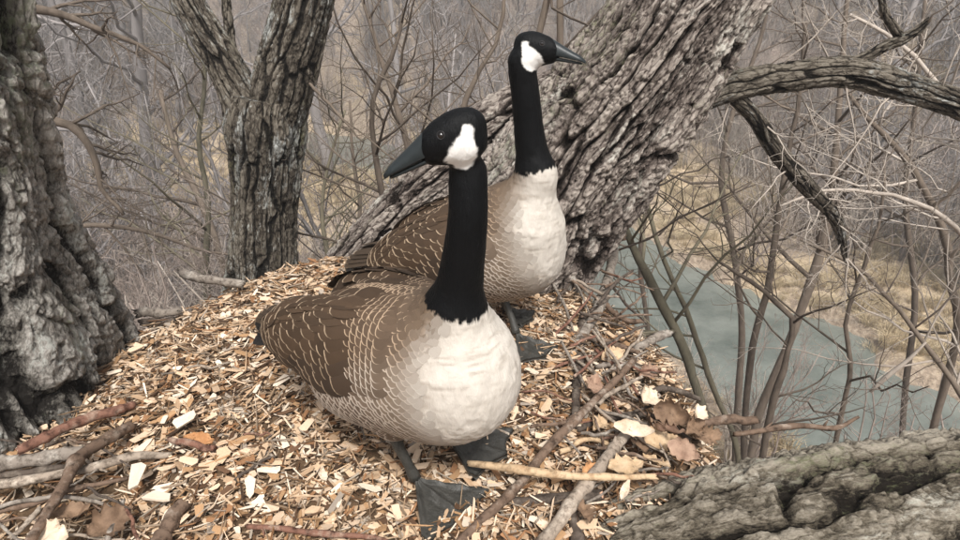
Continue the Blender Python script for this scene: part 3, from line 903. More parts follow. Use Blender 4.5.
def nest_z(x, y):
    x = np.asarray(x, float); y = np.asarray(y, float)
    a = np.arctan2(y - NC[1], x - NC[0])
    rho = np.hypot((x - NC[0]) / 0.86, (y - NC[1]) / 1.02) + 0.035 * np.cos(3 * a + 1) + 0.03 * vnoise(x * 4, y * 4, 0, 3)
    z = 0.085 - 0.42 * sst(0.90, 1.20, rho) - 0.03 * sst(0.55, 0.9, rho)
    z = z - 0.020 * np.exp(-(((x + 0.05) / 0.35)**2 + ((y - 1.0) / 0.3)**2))
    z = z - 0.06 * np.exp(-(((x + 0.86) / 0.20)**2 + ((y - 0.86) / 0.17)**2)**2)
    # a heap at the back left rim
    z = z + 0.035 * np.exp(-(((x + 0.55) / 0.30)**2 + ((y - 1.9) / 0.25)**2))
    return z + 0.016 * fbm(x * 5, y * 5, 0, 3, 61) + 0.006 * fbm(x * 22, y * 22, 0, 2, 62)


nest = empty("goose_nest", (NC[0], NC[1], 0.0))
tag(nest, "broad nest platform heaped with tan wood chips under both geese", "nest")
mt = Mat("wood_mulch", 0.95, 0.1)
co = mt.coords()
n1 = mt.noise(co, 60, 5, 0.7); n2 = mt.noise(co, 12, 4)
M_MULCH = mt.out(mt.mix(n2, mt.ramp(n1, [(0.3, (0.025, 0.016, 0.010)), (0.6, (0.12, 0.075, 0.045)), (0.8, (0.28, 0.19, 0.12))]), (0.13, 0.085, 0.05)), mt.bump(n1, 0.8, 0.01))
V, Q = sheet(np.linspace(-1.55, 1.0, 260), np.linspace(-0.15, 2.6, 270), nest_z)
rq = np.hypot((V[:, 0] - NC[0]) / 0.86, (V[:, 1] - NC[1]) / 1.02)
Q = Q[(rq[Q] < 1.24).all(1)]
mb = MB(); mb.add(V, Q)
adopt(mb.build("mulch_bed", M_MULCH), nest)

mt = Mat("wood_chip", 0.82, 0.2)
co = mt.coords((1, 1, 1))
base = mt.attr("Col")
n1 = mt.noise(co, 220, 3, 0.6); n2 = mt.noise(co, 25, 3)
wv = mt.math('ADD', mt.math('MULTIPLY', n1, 0.5), mt.math('MULTIPLY', n2, 0.5))
M_CHIP = mt.out(mt.mix(mt.math('MULTIPLY', wv, 0.6), base, mt.mix(0.45, base, (0.12, 0.07, 0.035)), 'MIX'), mt.bump(n1, 0.5, 0.002))

PALETTE = np.array([[0.73, 0.55, 0.39], [0.63, 0.455, 0.30], [0.49, 0.335, 0.21], [0.40, 0.24, 0.125], [0.30, 0.155, 0.075], [0.82, 0.69, 0.54], [0.11, 0.060, 0.034], [0.055, 0.033, 0.021], [0.38, 0.32, 0.26]])
PW = np.array([0.18, 0.17, 0.14, 0.13, 0.11, 0.10, 0.08, 0.05, 0.04])


def chips(rg, pos, length, width, thick, tilt, colour):
    n = len(pos)
    K = 6
    ox = np.array([-1, -0.9, 0.7, 1.0, 0.88, -0.75]); oy = np.array([0.2, -0.95, -1.0, -0.3, 0.95, 1.0])
    X = ox[None] + rg.uniform(-0.22, 0.22, (n, K)); Y = oy[None] + rg.uniform(-0.45, 0.30, (n, K))
    X = X * length[:, None] / 2; Y = Y * width[:, None] / 2
    bend = rg.normal(0, 0.10, n)[:, None] * np.abs(X) + rg.normal(0, 0.03, (n, K)) * width[:, None]
    up = np.stack([X, Y, bend + thick[:, None] / 2], -1)
    dn = np.stack([X * 0.94, Y * 0.92, bend - thick[:, None] / 2], -1)
    L = np.concatenate([up, dn], 1)
    yaw = rg.uniform(0, 6.283, n); p = rg.normal(0, 1, n) * tilt; r = rg.normal(0, 1, n) * tilt * 1.2
    cy, sy, cp, sp, cr, sr = np.cos(yaw), np.sin(yaw), np.cos(p), np.sin(p), np.cos(r), np.sin(r)
    x, y, z = L[..., 0], L[..., 1], L[..., 2]
    y, z = y * cr[:, None] - z * sr[:, None], y * sr[:, None] + z * cr[:, None]
    x, z = x * cp[:, None] + z * sp[:, None], -x * sp[:, None] + z * cp[:, None]
    x, y = x * cy[:, None] - y * sy[:, None], x * sy[:, None] + y * cy[:, None]
    W = np.stack([x, y, z], -1) + pos[:, None, :]
    f = [[0, 1, 2, 3], [0, 3, 4, 5], [6, 9, 8, 7], [6, 11, 10, 9]] + [[i, i + 6, (i + 1) % 6 + 6, (i + 1) % 6] for i in range(6)]
    f = np.array(f)
    Q = (f[None] + (np.arange(n) * 12)[:, None, None]).reshape(-1, 4)
    return W, Q, np.repeat(colour, 12, 0)


def chip_colours(rg, n):
    c = PALETTE[rg.choice(len(PALETTE), n, p=PW)]
    return c * rg.uniform(0.8, 1.12, (n, 1))


rg = np.random.default_rng(2024)
N = 34000
# denser near the camera's side where single chips show
y = 0.35 + 2.0 * rg.uniform(0, 1, N)**1.15; x = rg.uniform(-1.30, 0.72, N)
rho = np.hypot((x - NC[0]) / 0.86, (y - NC[1]) / 1.02)
thin = np.where(rho > 0.92, rg.uniform(0, 1, N) < 0.45, True)
keep = (rho < 1.12) & ((np.hypot((x + 0.88) / 0.24, (y - 0.85) / 0.19) > 1) | (rg.uniform(0, 1, N) < 0.16)) & thin & ~((x > 0.36) & (rg.uniform(0, 1, N) < 0.55))
x, y = x[keep], y[keep]; n = len(x)
ln = np.clip(rg.lognormal(math.log(0.0180), 0.52, n), 0.006, 0.060)
wd = ln * rg.uniform(0.14, 0.60, n); wd = np.clip(wd, 0.0025, 0.015)
th = rg.uniform(0.0006, 0.0022, n)
z = nest_z(x, y) + rg.uniform(-0.003, 0.017, n)
W, Q, Cc = chips(rg, np.stack([x, y, z], 1), ln, wd, th, 0.24, chip_colours(rg, n))
mb = MB(); mb.add(W.reshape(-1, 3), Q, None, Col=Cc)
# slivers and straws between the chips
m = 15000
y = 0.35 + 2.0 * rg.uniform(0, 1, m); x = rg.uniform(-1.25, 0.70, m)
keep = np.hypot((x - NC[0]) / 0.86, (y - NC[1]) / 1.02) < 1.1
x, y = x[keep], y[keep]; m = len(x)
W, Q, Cc = chips(rg, np.stack([x, y, nest_z(x, y) + rg.uniform(0.0, 0.020, m)], 1), rg.uniform(0.025, 0.075, m), rg.uniform(0.0014, 0.0042, m), rg.uniform(0.001, 0.002, m), 0.22, chip_colours(rg, m) * rg.choice([1.0, 0.42], (m, 1)))
mb.add(W.reshape(-1, 3), Q, None, Col=Cc)
o = adopt(mb.build("chip_litter", M_CHIP, smooth=False), nest); o["kind"] = "stuff"
# the largest chips on top, one object each
kinds = []
for k in range(26):
    lq = np.array([rg.uniform(0.026, 0.056)])
    W, Q, Cc = chips(rg, np.zeros((1, 3)), lq, lq * rg.uniform(0.20, 0.55), np.array([rg.uniform(0.0012, 0.0028)]), 0.14, PALETTE[[0, 1, 5, 2, 0, 3, 1, 5][k % 8]][None] * rg.uniform(0.9, 1.12))
    m1 = MB(); m1.add(W.reshape(-1, 3), Q, None, Col=Cc)
    kinds.append(m1.mesh("wood_chip", M_CHIP, smooth=False))
c = 0
while c < 290:
    xx, yy = rg.uniform(-1.1, 0.50), 0.62 + 1.3 * rg.uniform(0, 1)**1.3
    if math.hypot((xx - NC[0]) / 0.86, (yy - NC[1]) / 1.02) > 0.98: continue
    o = bpy.data.objects.new("wood_chip", kinds[c % 26]); COL.objects.link(o)
    o.location = (xx - NC[0], yy - NC[1], float(nest_z(xx, yy)) + rg.uniform(0.013, 0.021))
    o.rotation_euler = (rg.normal(0, 0.14), rg.normal(0, 0.14), rg.uniform(0, 6.28))
    o.parent = nest
    c += 1

# ------------------------------------------------------------------ sticks woven round the rim
def stick_mat(name, a, b, c2, rough=0.8):
    m = Mat(name, rough, 0.2)
    co = m.coords()
    n = m.noise(co, 60, 5, 0.65); n2 = m.noise(co, 9, 3); n3 = m.noise(co, 26, 5, 0.7)
    c = m.mix(n2, a, b)
    c = m.mix(m.math('MULTIPLY', m.math('SUBTRACT', n3, 0.52), 7, clamp=True), c, c2)
    c = m.mix(m.math('MULTIPLY', m.math('SUBTRACT', n, 0.48), 5, clamp=True), c, (a[0] * 0.4, a[1] * 0.38, a[2] * 0.36))
    return m.out(c, m.bump(n, 0.6, 0.003, m.bump(n3, 0.5, 0.004)))


SM = {
    'brown': stick_mat("brown_stick_bark", (0.10, 0.065, 0.045), (0.20, 0.135, 0.095), (0.30, 0.24, 0.19)),
    'red': stick_mat("reddish_stick_bark", (0.14, 0.065, 0.045), (0.24, 0.125, 0.085), (0.33, 0.24, 0.18)),
    'grey': stick_mat("grey_stick_bark", (0.17, 0.14, 0.115), (0.28, 0.24, 0.20), (0.40, 0.36, 0.31)),
    'pale': stick_mat("pale_stick_bark", (0.22, 0.175, 0.135), (0.38, 0.31, 0.245), (0.50, 0.43, 0.35)),
    'tan': stick_mat("tan_stick_wood", (0.42, 0.29, 0.17), (0.56, 0.42, 0.27), (0.36, 0.22, 0.12)),
    'dark': stick_mat("dark_stick_bark", (0.055, 0.042, 0.033), (0.115, 0.088, 0.070), (0.18, 0.15, 0.12)),
}
mt = Mat("cut_wood", 0.8, 0.2); M_CUT = mt.out(mt.mix(mt.noise(mt.coords(), 120, 3), (0.50, 0.27, 0.17), (0.62, 0.40, 0.27)))
_sk = [0]


def stick(pts, mat, label, knots=3, group=None, stubs=0, cut=False):
    """pts: column, row, width in the photo and the height of the stick there"""
    _sk[0] += 1
    rg = np.random.default_rng(900 + _sk[0])
    rows = []
    for u, v, w, zz in pts:
        p = at_z(u, v, zz)
        t = (zz - CAM_Z) / ray(u, v)[2]
        rows.append(rowp(p, w / 2 * t / FPX))
    n = max(14, 8 * len(pts))
    C = resample(rows, n)
    P, r = C[:, :3].copy(), C[:, 3].copy()
    s = np.linspace(0, 1, n)
    P += (0.0035 * np.stack([vnoise(s * 5, k, _sk[0], 7) for k in range(3)], 1))
    r = r * (1 + 0.10 * vnoise(s * 9, 3, _sk[0], 9))
    for k in range(knots):
        r = r * (1 + rg.uniform(0.12, 0.32) * np.exp(-((s - rg.uniform(0.08, 0.92)) / 0.022)**2))
    k = 14
    V, Q, T = tube(P, r, k)
    a = np.tile(np.arange(k), n)
    V[:n * k] += (V[:n * k] - np.repeat(P, k, 0)) * (0.10 * vnoise(V[:n * k, 0] * 60, V[:n * k, 1] * 60, V[:n * k, 2] * 60, 5))[:, None]
    # rough broken ends
    for e0, sl in ((0, slice(0, k)), (n - 1, slice((n - 1) * k, n * k))):
        tg = nrm(P[min(e0 + 1, n - 1)] - P[max(e0 - 1, 0)])
        V[sl] += tg * rg.uniform(-1.0, 1.0, (k, 1)) * r[e0] * 0.8
    mb = MB(); mb.add(V, Q, None if cut else T)
    for q in range(stubs):
        i = rg.integers(2, n - 2)
        d = nrm(rg.normal(0, 1, 3) + np.array([0, 0, 0.6])); 
        d = nrm(d + 0.5 * nrm(P[i + 1] - P[i]))
        V2, Q2, T2 = tube([P[i], P[i] + d * (r[i] + 0.008), P[i] + d * (r[i] + rg.uniform(0.015, 0.04))], [r[i] * 0.5, r[i] * 0.38, r[i] * 0.2], 7)
        mb.add(V2, Q2, T2)
    if cut:
        e = empty("stick", tuple(P[0])); tag(e, label, "stick", group)
        adopt(mb.build("shaft", SM[mat]), e)
        m2 = MB(); 
        tg = nrm(P[-1] - P[-2])
        V3, Q3, T3 = tube([P[-1] - tg * r[-1] * 0.3, P[-1] + tg * r[-1] * 0.25], [r[-1] * 0.93, r[-1] * 0.80], 14)
        m2.add(V3, Q3, T3); adopt(m2.build("cut_end", M_CUT), e)
        V4, Q4, T4 = tube([P[0], P[0] + 1e-3 * (P[1] - P[0])], [r[0], r[0] * 0.9], 14)
        return e
    return tag(mb.build("stick", SM[mat]), label, "stick", group)


# beside the massive grey tree
stick([(18, 449, 9, .135), (45, 437, 10, .135), (85, 420, 10, .125), (134, 404, 8, .110)], 'red', "reddish brown stick sloping up against the foot of the massive grey tree")
stick([(22, 556, 11, .125), (52, 503, 11, .135), (80, 458, 12, .135), (105, 440, 12, .125), (132, 424, 10, .105)], 'brown', "thick brown stick bent in the middle, lying across the others at lower left", stubs=1)
stick([(-30, 466, 15, .105), (20, 461, 14, .105), (60, 455, 13, .105), (86, 450, 11, .105)], 'grey', "stout grey stick ending at the bend of the thick brown stick")
stick([(-30, 487, 9, .100), (30, 481, 9, .105), (95, 466, 9, .110), (140, 456, 8, .108), (172, 453, 6, .100)], 'pale', "long pale grey stick running under the thick brown stick into the chips")
stick([(-30, 476, 7, .085), (25, 473, 7, .085), (70, 467, 6, .085)], 'dark', "short dark stick squeezed between the stout grey and the long pale stick")
stick([(-30, 520, 5, .105), (25, 504, 6, .110), (75, 489, 6, .110), (130, 476, 4, .105)], 'brown', "thin brown stick just below the long pale stick")
stick([(-20, 512, 4, .120), (30, 500, 4, .120), (70, 495, 4, .115), (118, 507, 3, .110)], 'grey', "thin grey twig crossing under the bent brown stick")
stick([(13, 536, 5, .115), (26, 522, 5, .120), (40, 508, 5, .120)], 'pale', "short whitish stick standing alone in the dark gap at lower left")
stick([(152, 556, 16, .105), (165, 530, 16, .110), (182, 505, 14, .110)], 'brown', "stubby thick stick poking out of the chips at the bottom edge", cut=False)
stick([(100, 560, 6, .10), (112, 528, 5, .11), (124, 500, 4, .11)], 'grey', "slim upright twig between the bent stick and the stubby stick")
stick([(250, 526, 5, .095), (300, 531, 6, .098), (372, 538, 5, .092), (400, 545, 5, .09)], 'red', "thin reddish twig flat on the chips at the bottom, left of the webbed foot", stubs=1)
stick([(168, 438, 5, .115), (190, 444, 7, .117), (214, 450, 6, .112)], 'red', "small rust coloured wood splinter lying on the chips by the long pale stick", knots=1)
# behind the rim on the left
stick([(183, 274, 9, .120), (208, 279, 9, .120), (242, 284, 8, .110)], 'grey', "grey log end sticking out at the back rim, left of the forked tree")
stick([(136, 313, 9, .080), (155, 313, 9, .080), (182, 312, 8, .080)], 'grey', "short grey log low at the back rim beside the massive tree")
stick([(142, 322, 8, .055), (160, 322, 8, .055), (176, 321, 7, .055)], 'dark', "dark log directly beneath the short grey log at the back rim")
stick([(128, 331, 6, .050), (142, 332, 6, .050), (156, 334, 5, .050)], 'brown', "lowest small brown stick touching the foot of the massive tree")
# the right rim
stick([(452, 552, 9, .100), (486, 517, 9, .105), (520, 484, 9, .110), (552, 444, 9, .112), (585, 410, 9, .115), (612, 384, 8, .118), (634, 360, 7, .12)], 'brown', "long brown stick running diagonally along the right side of the nest", stubs=2)
stick([(532, 556, 13, .115), (560, 520, 13, .118), (585, 488, 13, .12), (606, 460, 12, .12), (626, 434, 10, .12)], 'pale', "thick pale grey stick parallel to and below the long brown one", knots=4, stubs=1)
stick([(468, 463, 6, .120), (520, 469, 8, .138), (570, 474, 8, .145), (655, 479, 6, .145)], 'tan', "straight tan stick pointing from the far webbed foot to the log", knots=2)
stick([(508, 504, 11, .090), (550, 499, 12, .092), (600, 495, 12, .095)], 'dark', "dark stick with a pinkish cut end beside the log", cut=True)
stick([(578, 556, 13, .08), (577, 530, 13, .085), (573, 512, 12, .09)], 'dark', "dark stub between the pale stick and the log at the bottom edge")
stick([(614, 250, 9, .06), (606, 285, 10, .07), (596, 312, 11, .075), (578, 345, 11, .08), (572, 372, 9, .08)], 'grey', "grey stick running away along the right rim towards the leaning tree")
stick([(556, 247, 8, .075), (588, 243, 8, .075), (624, 238, 7, .07)], 'brown', "brown stick level behind the farther goose's breast at the foot of the leaning tree")
stick([(634, 350, 8, .06), (650, 341, 9, .065), (668, 332, 9, .065)], 'grey', "short thick grey branch stub pointing out over the creek")
stick([(584, 318, 9, .075), (580, 350, 10, .08), (577, 392, 9, .085), (574, 420, 8, .08)], 'dark', "dark stick running lengthwise under the long brown stick's upper end")
stick([(600, 402, 4, .125), (620, 389, 4, .13), (641, 377, 3, .13)], 'pale', "thin pale splinter right of the long brown stick")
stick([(596, 366, 5, .09), (620, 365, 5, .09), (656, 372, 4, .09)], 'grey', "thin grey twig across the rim above the dry leaves")
stick([(560, 330, 6, .08), (600, 340, 6, .09), (640, 352, 5, .09)], 'brown', "thin brown stick crossing the grey rim stick")
stick([(600, 300, 5, .07), (622, 318, 6, .07), (645, 322, 4, .07)], 'brown', "small brown stick beside the grey rim stick, near the leaning tree")
stick([(576, 432, 7, .085), (612, 418, 7, .09), (650, 414, 6, .09), (690, 440, 5, .085)], 'dark', "dark bent stick under the dry leaves")
stick([(700, 423, 8, .09), (728, 420, 9, .095), (757, 420, 8, .10)], 'brown', "blunt brown stick just above the log, over the dry leaves' right end")
stick([(735, 434, 5, .06), (790, 426, 6, .07), (830, 428, 5, .08), (860, 416, 3, .09)], 'brown', "thin brown branch lying along the upper side of the log", stubs=2)
stick([(560, 452, 5, .10), (590, 440, 5, .10), (615, 447, 4, .10)], 'tan', "light tan splinter between the long brown and the thick pale stick")
stick([(640, 396, 6, .08), (668, 388, 6, .08), (700, 400, 5, .08)], 'dark', "dark twig above the brown curled leaf")
# fine twigs nothing tells apart
rg = np.random.default_rng(31)
for k in range(84):
    if k < 64:
        u, v = rg.uniform(560, 700), rg.uniform(275, 500)
        if u > 600 + (v - 250) * 0.45 + 10: u = 590 + rg.uniform(0, 40)
    elif k < 76:
        u, v = rg.uniform(0, 150), rg.uniform(440, 540)
    else:
        u, v = rg.uniform(200, 560), rg.uniform(330, 520)
    a = rg.uniform(-1.2, 0.9); l = rg.uniform(14, 38); w = rg.uniform(1.8, 3.6)
    zz = 0.10 + rg.uniform(-0.01, 0.02)
    dz = rg.uniform(-0.012, 0.012)
    stick([(u - l * math.cos(a), v + l * math.sin(a), w, zz - dz), (u + rg.normal(0, 3), v + rg.normal(0, 3), w, zz), (u + l * math.cos(a), v - l * math.sin(a), w * 0.7, zz + dz)],
          ['brown', 'grey', 'red', 'pale', 'dark'][k % 5], ['thin brown twig', 'thin grey twig', 'thin reddish twig', 'thin pale twig', 'thin dark twig'][k % 5] + (" lying loose among the sticks of the right rim" if k < 64 else (" lying loose in the stick pile at the massive tree" if k < 76 else " lying loose on the open wood chips")), knots=1, group="thin dry twigs lying loose on the nest")

# ------------------------------------------------------------------ dry leaves
def leaf_mat(name, a, b):
    m = Mat(name, 0.75, 0.25)
    co = m.coords()
    n = m.noise(co, 30, 5, 0.65); n2 = m.noise(co, 160, 3)
    m.b.inputs["Subsurface Weight"].default_value = 0.0
    n4 = m.noise(co, 70, 4, 0.7)
    c = m.mix(m.math('MULTIPLY', m.math('SUBTRACT', n, 0.35), 3.0, clamp=True), a, b)
    c = m.mix(m.math('MULTIPLY', m.math('SUBTRACT', n4, 0.58), 8, clamp=True), c, (a[0] * 0.45, a[1] * 0.42, a[2] * 0.4))
    return m.out(c, m.bump(n2, 0.4, 0.002, m.bump(n4, 0.5, 0.004)))


LM = {'cream': leaf_mat("cream_dry_leaf", (0.50, 0.38, 0.27), (0.74, 0.62, 0.48)),
      'brown': leaf_mat("brown_dry_leaf", (0.13, 0.08, 0.05), (0.27, 0.175, 0.11)),
      'pink': leaf_mat("pinkish_dry_leaf", (0.24, 0.145, 0.10), (0.40, 0.27, 0.19)),
      'tan': leaf_mat("tan_dry_leaf", (0.38, 0.26, 0.15), (0.58, 0.43, 0.28)),
      'rust': leaf_mat("rust_dry_leaf", (0.36, 0.17, 0.07), (0.52, 0.28, 0.13))}


def leaf(u, v, zz, size, mat, label, yaw, tilt=(0.2, 0.1), aspect=0.5, lobed=0.3, curl=0.5, cat="leaf", name="dry_leaf"):
    rg = np.random.default_rng(int(u * 7 + v))
    p = at_z(u, v, zz)
    L = size * (CAM_Z - zz) / -ray(u, v)[2] / FPX
    nu, nv = 15, 9
    s = np.linspace(0, 1, nu); q = np.linspace(-1, 1, nv)
    S, Qq = np.meshgrid(s, q, indexing='ij')
    half = aspect / 2 * np.sin(math.pi * np.clip(S, 0.02, 0.985)**0.85)**0.75 * (1 + lobed * np.sin(S * 26 + rg.uniform(0, 6)) * np.abs(Qq)**2)
    X = (S - 0.5); Y = Qq * half
    Z = curl * (Y**2) * 1.6 + 0.25 * curl * (X**2) + 0.075 * fbm(X * 6, Y * 6, rg.uniform(0, 9), 3, 3) + 0.02 * np.abs(np.sin(S * 24)) * np.abs(Qq)
    Z += 0.05 * fbm(X * 3, Y * 4, 4.4, 2, 8)
    Z += curl * 0.35 * np.maximum(0, S - 0.7)**1.5 * 2 - 0.012 * np.exp(-(Qq / 0.14)**2)
    P = np.stack([X, Y, Z], -1).reshape(-1, 3) * L
    M = np.array(Matrix.Rotation(yaw, 3, 'Z') @ Matrix.Rotation(tilt[0], 3, 'X') @ Matrix.Rotation(tilt[1], 3, 'Y'))
    P = P @ M.T
    nmv = M @ np.array([0, 0, 1.0])
    B = P - nmv * 0.0007
    i, j = np.meshgrid(np.arange(nu - 1), np.arange(nv - 1), indexing='ij')
    F = np.stack([i * nv + j, (i + 1) * nv + j, (i + 1) * nv + j + 1, i * nv + j + 1], -1).reshape(-1, 4)
    n = nu * nv
    per = np.concatenate([np.arange(nu) * nv + nv - 1, ((nu - 1) * nv + np.arange(nv - 1, -1, -1)), np.arange(nu - 1, -1, -1) * nv, np.arange(nv)])
    Fs = np.stack([per[:-1], per[:-1] + n, per[1:] + n, per[1:]], 1)
    mb = MB(); mb.add(np.vstack([P, B]) + p, np.vstack([F, F[:, ::-1] + n, Fs]))
    return tag(mb.build(name, LM[mat]), label, cat)


leaf(634, 429, .155, 40, 'cream', "cream curled leaf standing out at the end of the thick pale stick", 0.1 - 0.45, (0.5, 0.0), 0.42, 0.08, 0.5)
leaf(648, 398, .125, 30, 'cream', "pale rounded leaf above the cream curled leaf", 0.8, (0.6, 0.2), 0.7, 0.15, 0.8)
leaf(672, 414, .13, 37, 'brown', "large dark brown crumpled leaf in the middle of the leaf pile", -0.5, (0.9, 0.1), 0.7, 0.2, 1.0)
leaf(693, 428, .12, 34, 'brown', "brown curled leaf at the right end of the leaf pile", 0.7, (0.6, 0.3), 0.6, 0.2, 1.1)
leaf(684, 450, .13, 33, 'pink', "pinkish brown broad leaf draped on the log's edge", -0.7, (0.8, 0.1), 0.65, 0.15, 0.6)
leaf(700, 413, .14, 22, 'cream', "small cream leaf at the far right of the leaf pile", 0.9, (0.5, 0.1), 0.75, 0.1, 0.6)
leaf(626, 466, .125, 40, 'tan', "tan leaf lying flat between the pale stick and the log", 0.3, (0.1, 0.1), 0.6, 0.2, 0.4)
leaf(625, 490, .14, 30, 'cream', "narrow cream leaf strip lying on the log's left end", 1.1, (0.2, 0.0), 0.28, 0.03, 0.3)
leaf(594, 386, .115, 32, 'pink', "dull pinkish leaf tucked beside the long brown stick", 1.3, (0.3, 0.1), 0.6, 0.2, 0.7)
leaf(660, 440, .11, 38, 'tan', "tan crumpled leaf under the large dark brown leaf", 0.2, (0.5, 0.2), 0.65, 0.25, 0.9)
leaf(636, 442, .10, 34, 'brown', "brown leaf under the cream curled leaf", 1.9, (0.3, 0.1), 0.6, 0.2, 0.8)
leaf(612, 356, .10, 28, 'tan', "tan leaf caught on the thin grey twig of the rim", 0.5, (0.5, 0.1), 0.6, 0.2, 0.8)
leaf(656, 462, .12, 30, 'tan', "light leaf scrap on the near side of the pinkish leaf", 2.4, (0.3, 0.1), 0.5, 0.2, 0.8)
leaf(590, 470, .125, 26, 'rust', "rusty leaf right of the tan stick's middle", 0.7, (0.4, 0.1), 0.5, 0.2, 0.8)
leaf(110, 523, .115, 44, 'brown', "brown crumpled leaf beside the bent brown stick", 1.0, (0.5, 0.1), 0.7, 0.25, 0.9)
leaf(50, 538, .12, 50, 'cream', "pale dry leaf at the bottom left corner region under the bent stick", -0.3, (0.3, 0.0), 0.6, 0.15, 0.4)
leaf(72, 512, .10, 32, 'brown', "small brown leaf under the bent brown stick", 0.4, (0.2, 0.2), 0.6, 0.2, 0.8)
leaf(200, 440, .115, 34, 'rust', "orange brown leaf on the chips near the rust splinter", -0.2, (0.3, 0.1), 0.45, 0.15, 0.6)
leaf(668, 432, .145, 34, 'pink', "small folded leaf on top of the dark brown crumpled leaf", 2.2, (0.9, 0.4), 0.55, 0.3, 1.2)
leaf(708, 436, .10, 30, 'brown', "brown leaf half under the blunt brown stick", 0.2, (0.7, 0.3), 0.6, 0.3, 1.1)
leaf(650, 424, .12, 30, 'brown', "dark leaf scrap directly right of the cream curled leaf", 1.4, (0.8, 0.3), 0.6, 0.3, 1.1)
leaf(600, 424, .10, 30, 'tan', "tan scrap of leaf between the long brown stick and the thick pale stick", 0.9, (0.3, 0.3), 0.5, 0.3, 0.9)
leaf(640, 480, .12, 34, 'brown', "brown leaf wedged between the tan leaf and the log", 2.7, (0.4, 0.2), 0.6, 0.3, 0.9)
leaf(648, 372, .09, 26, 'pink', "small dull leaf above the pale rounded leaf", 0.6, (0.6, 0.2), 0.6, 0.3, 1.0)
leaf(585, 512, .11, 30, 'brown', "brown leaf beneath the thick pale stick near its lower end", 1.7, (0.2, 0.2), 0.6, 0.3, 0.8)
# bigger shards of split wood
def shard(u, v, zz, l, w, yaw, label, mat='cream'):
    rg = np.random.default_rng(int(u + v))
    p = at_z(u, v, zz)
    k = (CAM_Z - zz) / -ray(u, v)[2] / FPX
    W, Q, Cc = chips(rg, p[None], np.array([l * k]), np.array([w * k]), np.array([0.006]), 0.16, PALETTE[5][None])
    c, s = math.cos(yaw), math.sin(yaw)
    mb = MB(); mb.add(W.reshape(-1, 3), Q, None, Col=Cc)
    return tag(mb.build("wood_shard", M_CHIP, smooth=False), label, "wood shard")


shard(136, 478, .125, 34, 11, 0.4, "largest pale wood shard, at the left where sticks meet the chips")
shard(158, 498, .120, 28, 10, 1.0, "pale wood shard right below the largest shard")
shard(186, 418, .120, 22, 14, 0.2, "blocky cream wood chunk above the orange brown leaf")
# ================================================================== GEESE
def feather_material():
    m = Mat("feather", 0.75, 0.25)
    base = m.attr("Col"); edge = m.attr("Edge")
    uv = m.n("ShaderNodeAttribute", attribute_name="UVa")
    sep = m.n("ShaderNodeSeparateColor"); m.put(sep.inputs[0], uv.outputs["Color"])
    U = m.math('MULTIPLY_ADD', sep.outputs[0], 2.0, -1.0)
    V = sep.outputs[1]
    Vp = m.math('MAXIMUM', m.math('MULTIPLY', m.math('SUBTRACT', V, 0.55), 1 / 0.45), 0.0)
    rr = m.math('POWER', m.math('ADD', m.math('MULTIPLY', m.math('POWER', m.math('ABSOLUTE', U), 2.7), 0.75), m.math('POWER', Vp, 2.7)), 1 / 2.7)
    # the pale margin is only at the tip half, wavering a little
    co = m.coords((1, 1, 1))
    nz = m.noise(co, 160, 3)
    wv = m.math('ADD', rr, m.math('MULTIPLY', m.math('SUBTRACT', nz, 0.5), 0.10))
    ew = sep.outputs[2]     # margin width
    lo = m.math('SUBTRACT', 1.0, ew)
    f = m.math('DIVIDE', m.math('SUBTRACT', wv, lo), m.math('MULTIPLY_ADD', ew, 0.35, 0.02), clamp=True)
    tipm = m.math('MULTIPLY', m.math('SUBTRACT', V, 0.52), 4.0, clamp=True)
    f = m.math('MULTIPLY', f, tipm)
    # barbs: fine streaks fanning from the shaft, and the shaft itself
    wave = m.n("ShaderNodeTexWave", wave_type='BANDS', bands_direction='DIAGONAL')
    wave.inputs["Scale"].default_value = 220
    wave.inputs["Distortion"].default_value = 5
    wave.inputs["Detail"].default_value = 2
    m.put(wave.inputs[0], co)
    mott = m.noise(co, 45, 4, 0.6)
    bw = m.n("ShaderNodeRGBToBW"); m.put(bw.inputs[0], base)
    amt = m.math('MULTIPLY', m.math('SUBTRACT', 0.85, bw.outputs[0], clamp=True), mott)
    dk = m.mix(amt, base, (0.02, 0.015, 0.01), 'MIX')
    b2 = m.mix(0.55, dk, base)
    b3 = m.mix(m.math('MULTIPLY', wave.outputs[1], 0.22), b2, (0.0, 0.0, 0.0), 'MIX')
    c = m.mix(f, b3, edge)
    bp = m.bump(wave.outputs[1], 0.25, 0.0006)
    return m.out(c, bp)


def plumage_material():
    m = Mat("plumage", 0.8, 0.12)
    co = m.coords((1, 1, 1))
    n1 = m.noise(m.coords((1, 1, 0.35)), 330, 3, 0.7)
    n2 = m.noise(co, 38, 4, 0.6)
    base = m.attr("Col")
    c = m.mix(m.math('MULTIPLY', m.math('SUBTRACT', n2, 0.35, clamp=True), 0.35), base, (0.25, 0.22, 0.2), 'MULTIPLY')
    bp = m.bump(n1, 0.8, 0.0018)
    bp = m.bump(n2, 0.12, 0.002, bp)
    # black feathers of the neck keep a faint sheen
    bw = m.n("ShaderNodeRGBToBW"); m.put(bw.inputs[0], base)
    rg = m.math('MULTIPLY_ADD', bw.outputs[0], 0.6, 0.5, clamp=True)
    return m.out(c, bp, rg)


M_FEATHER = feather_material()
M_PLUMAGE = plumage_material()

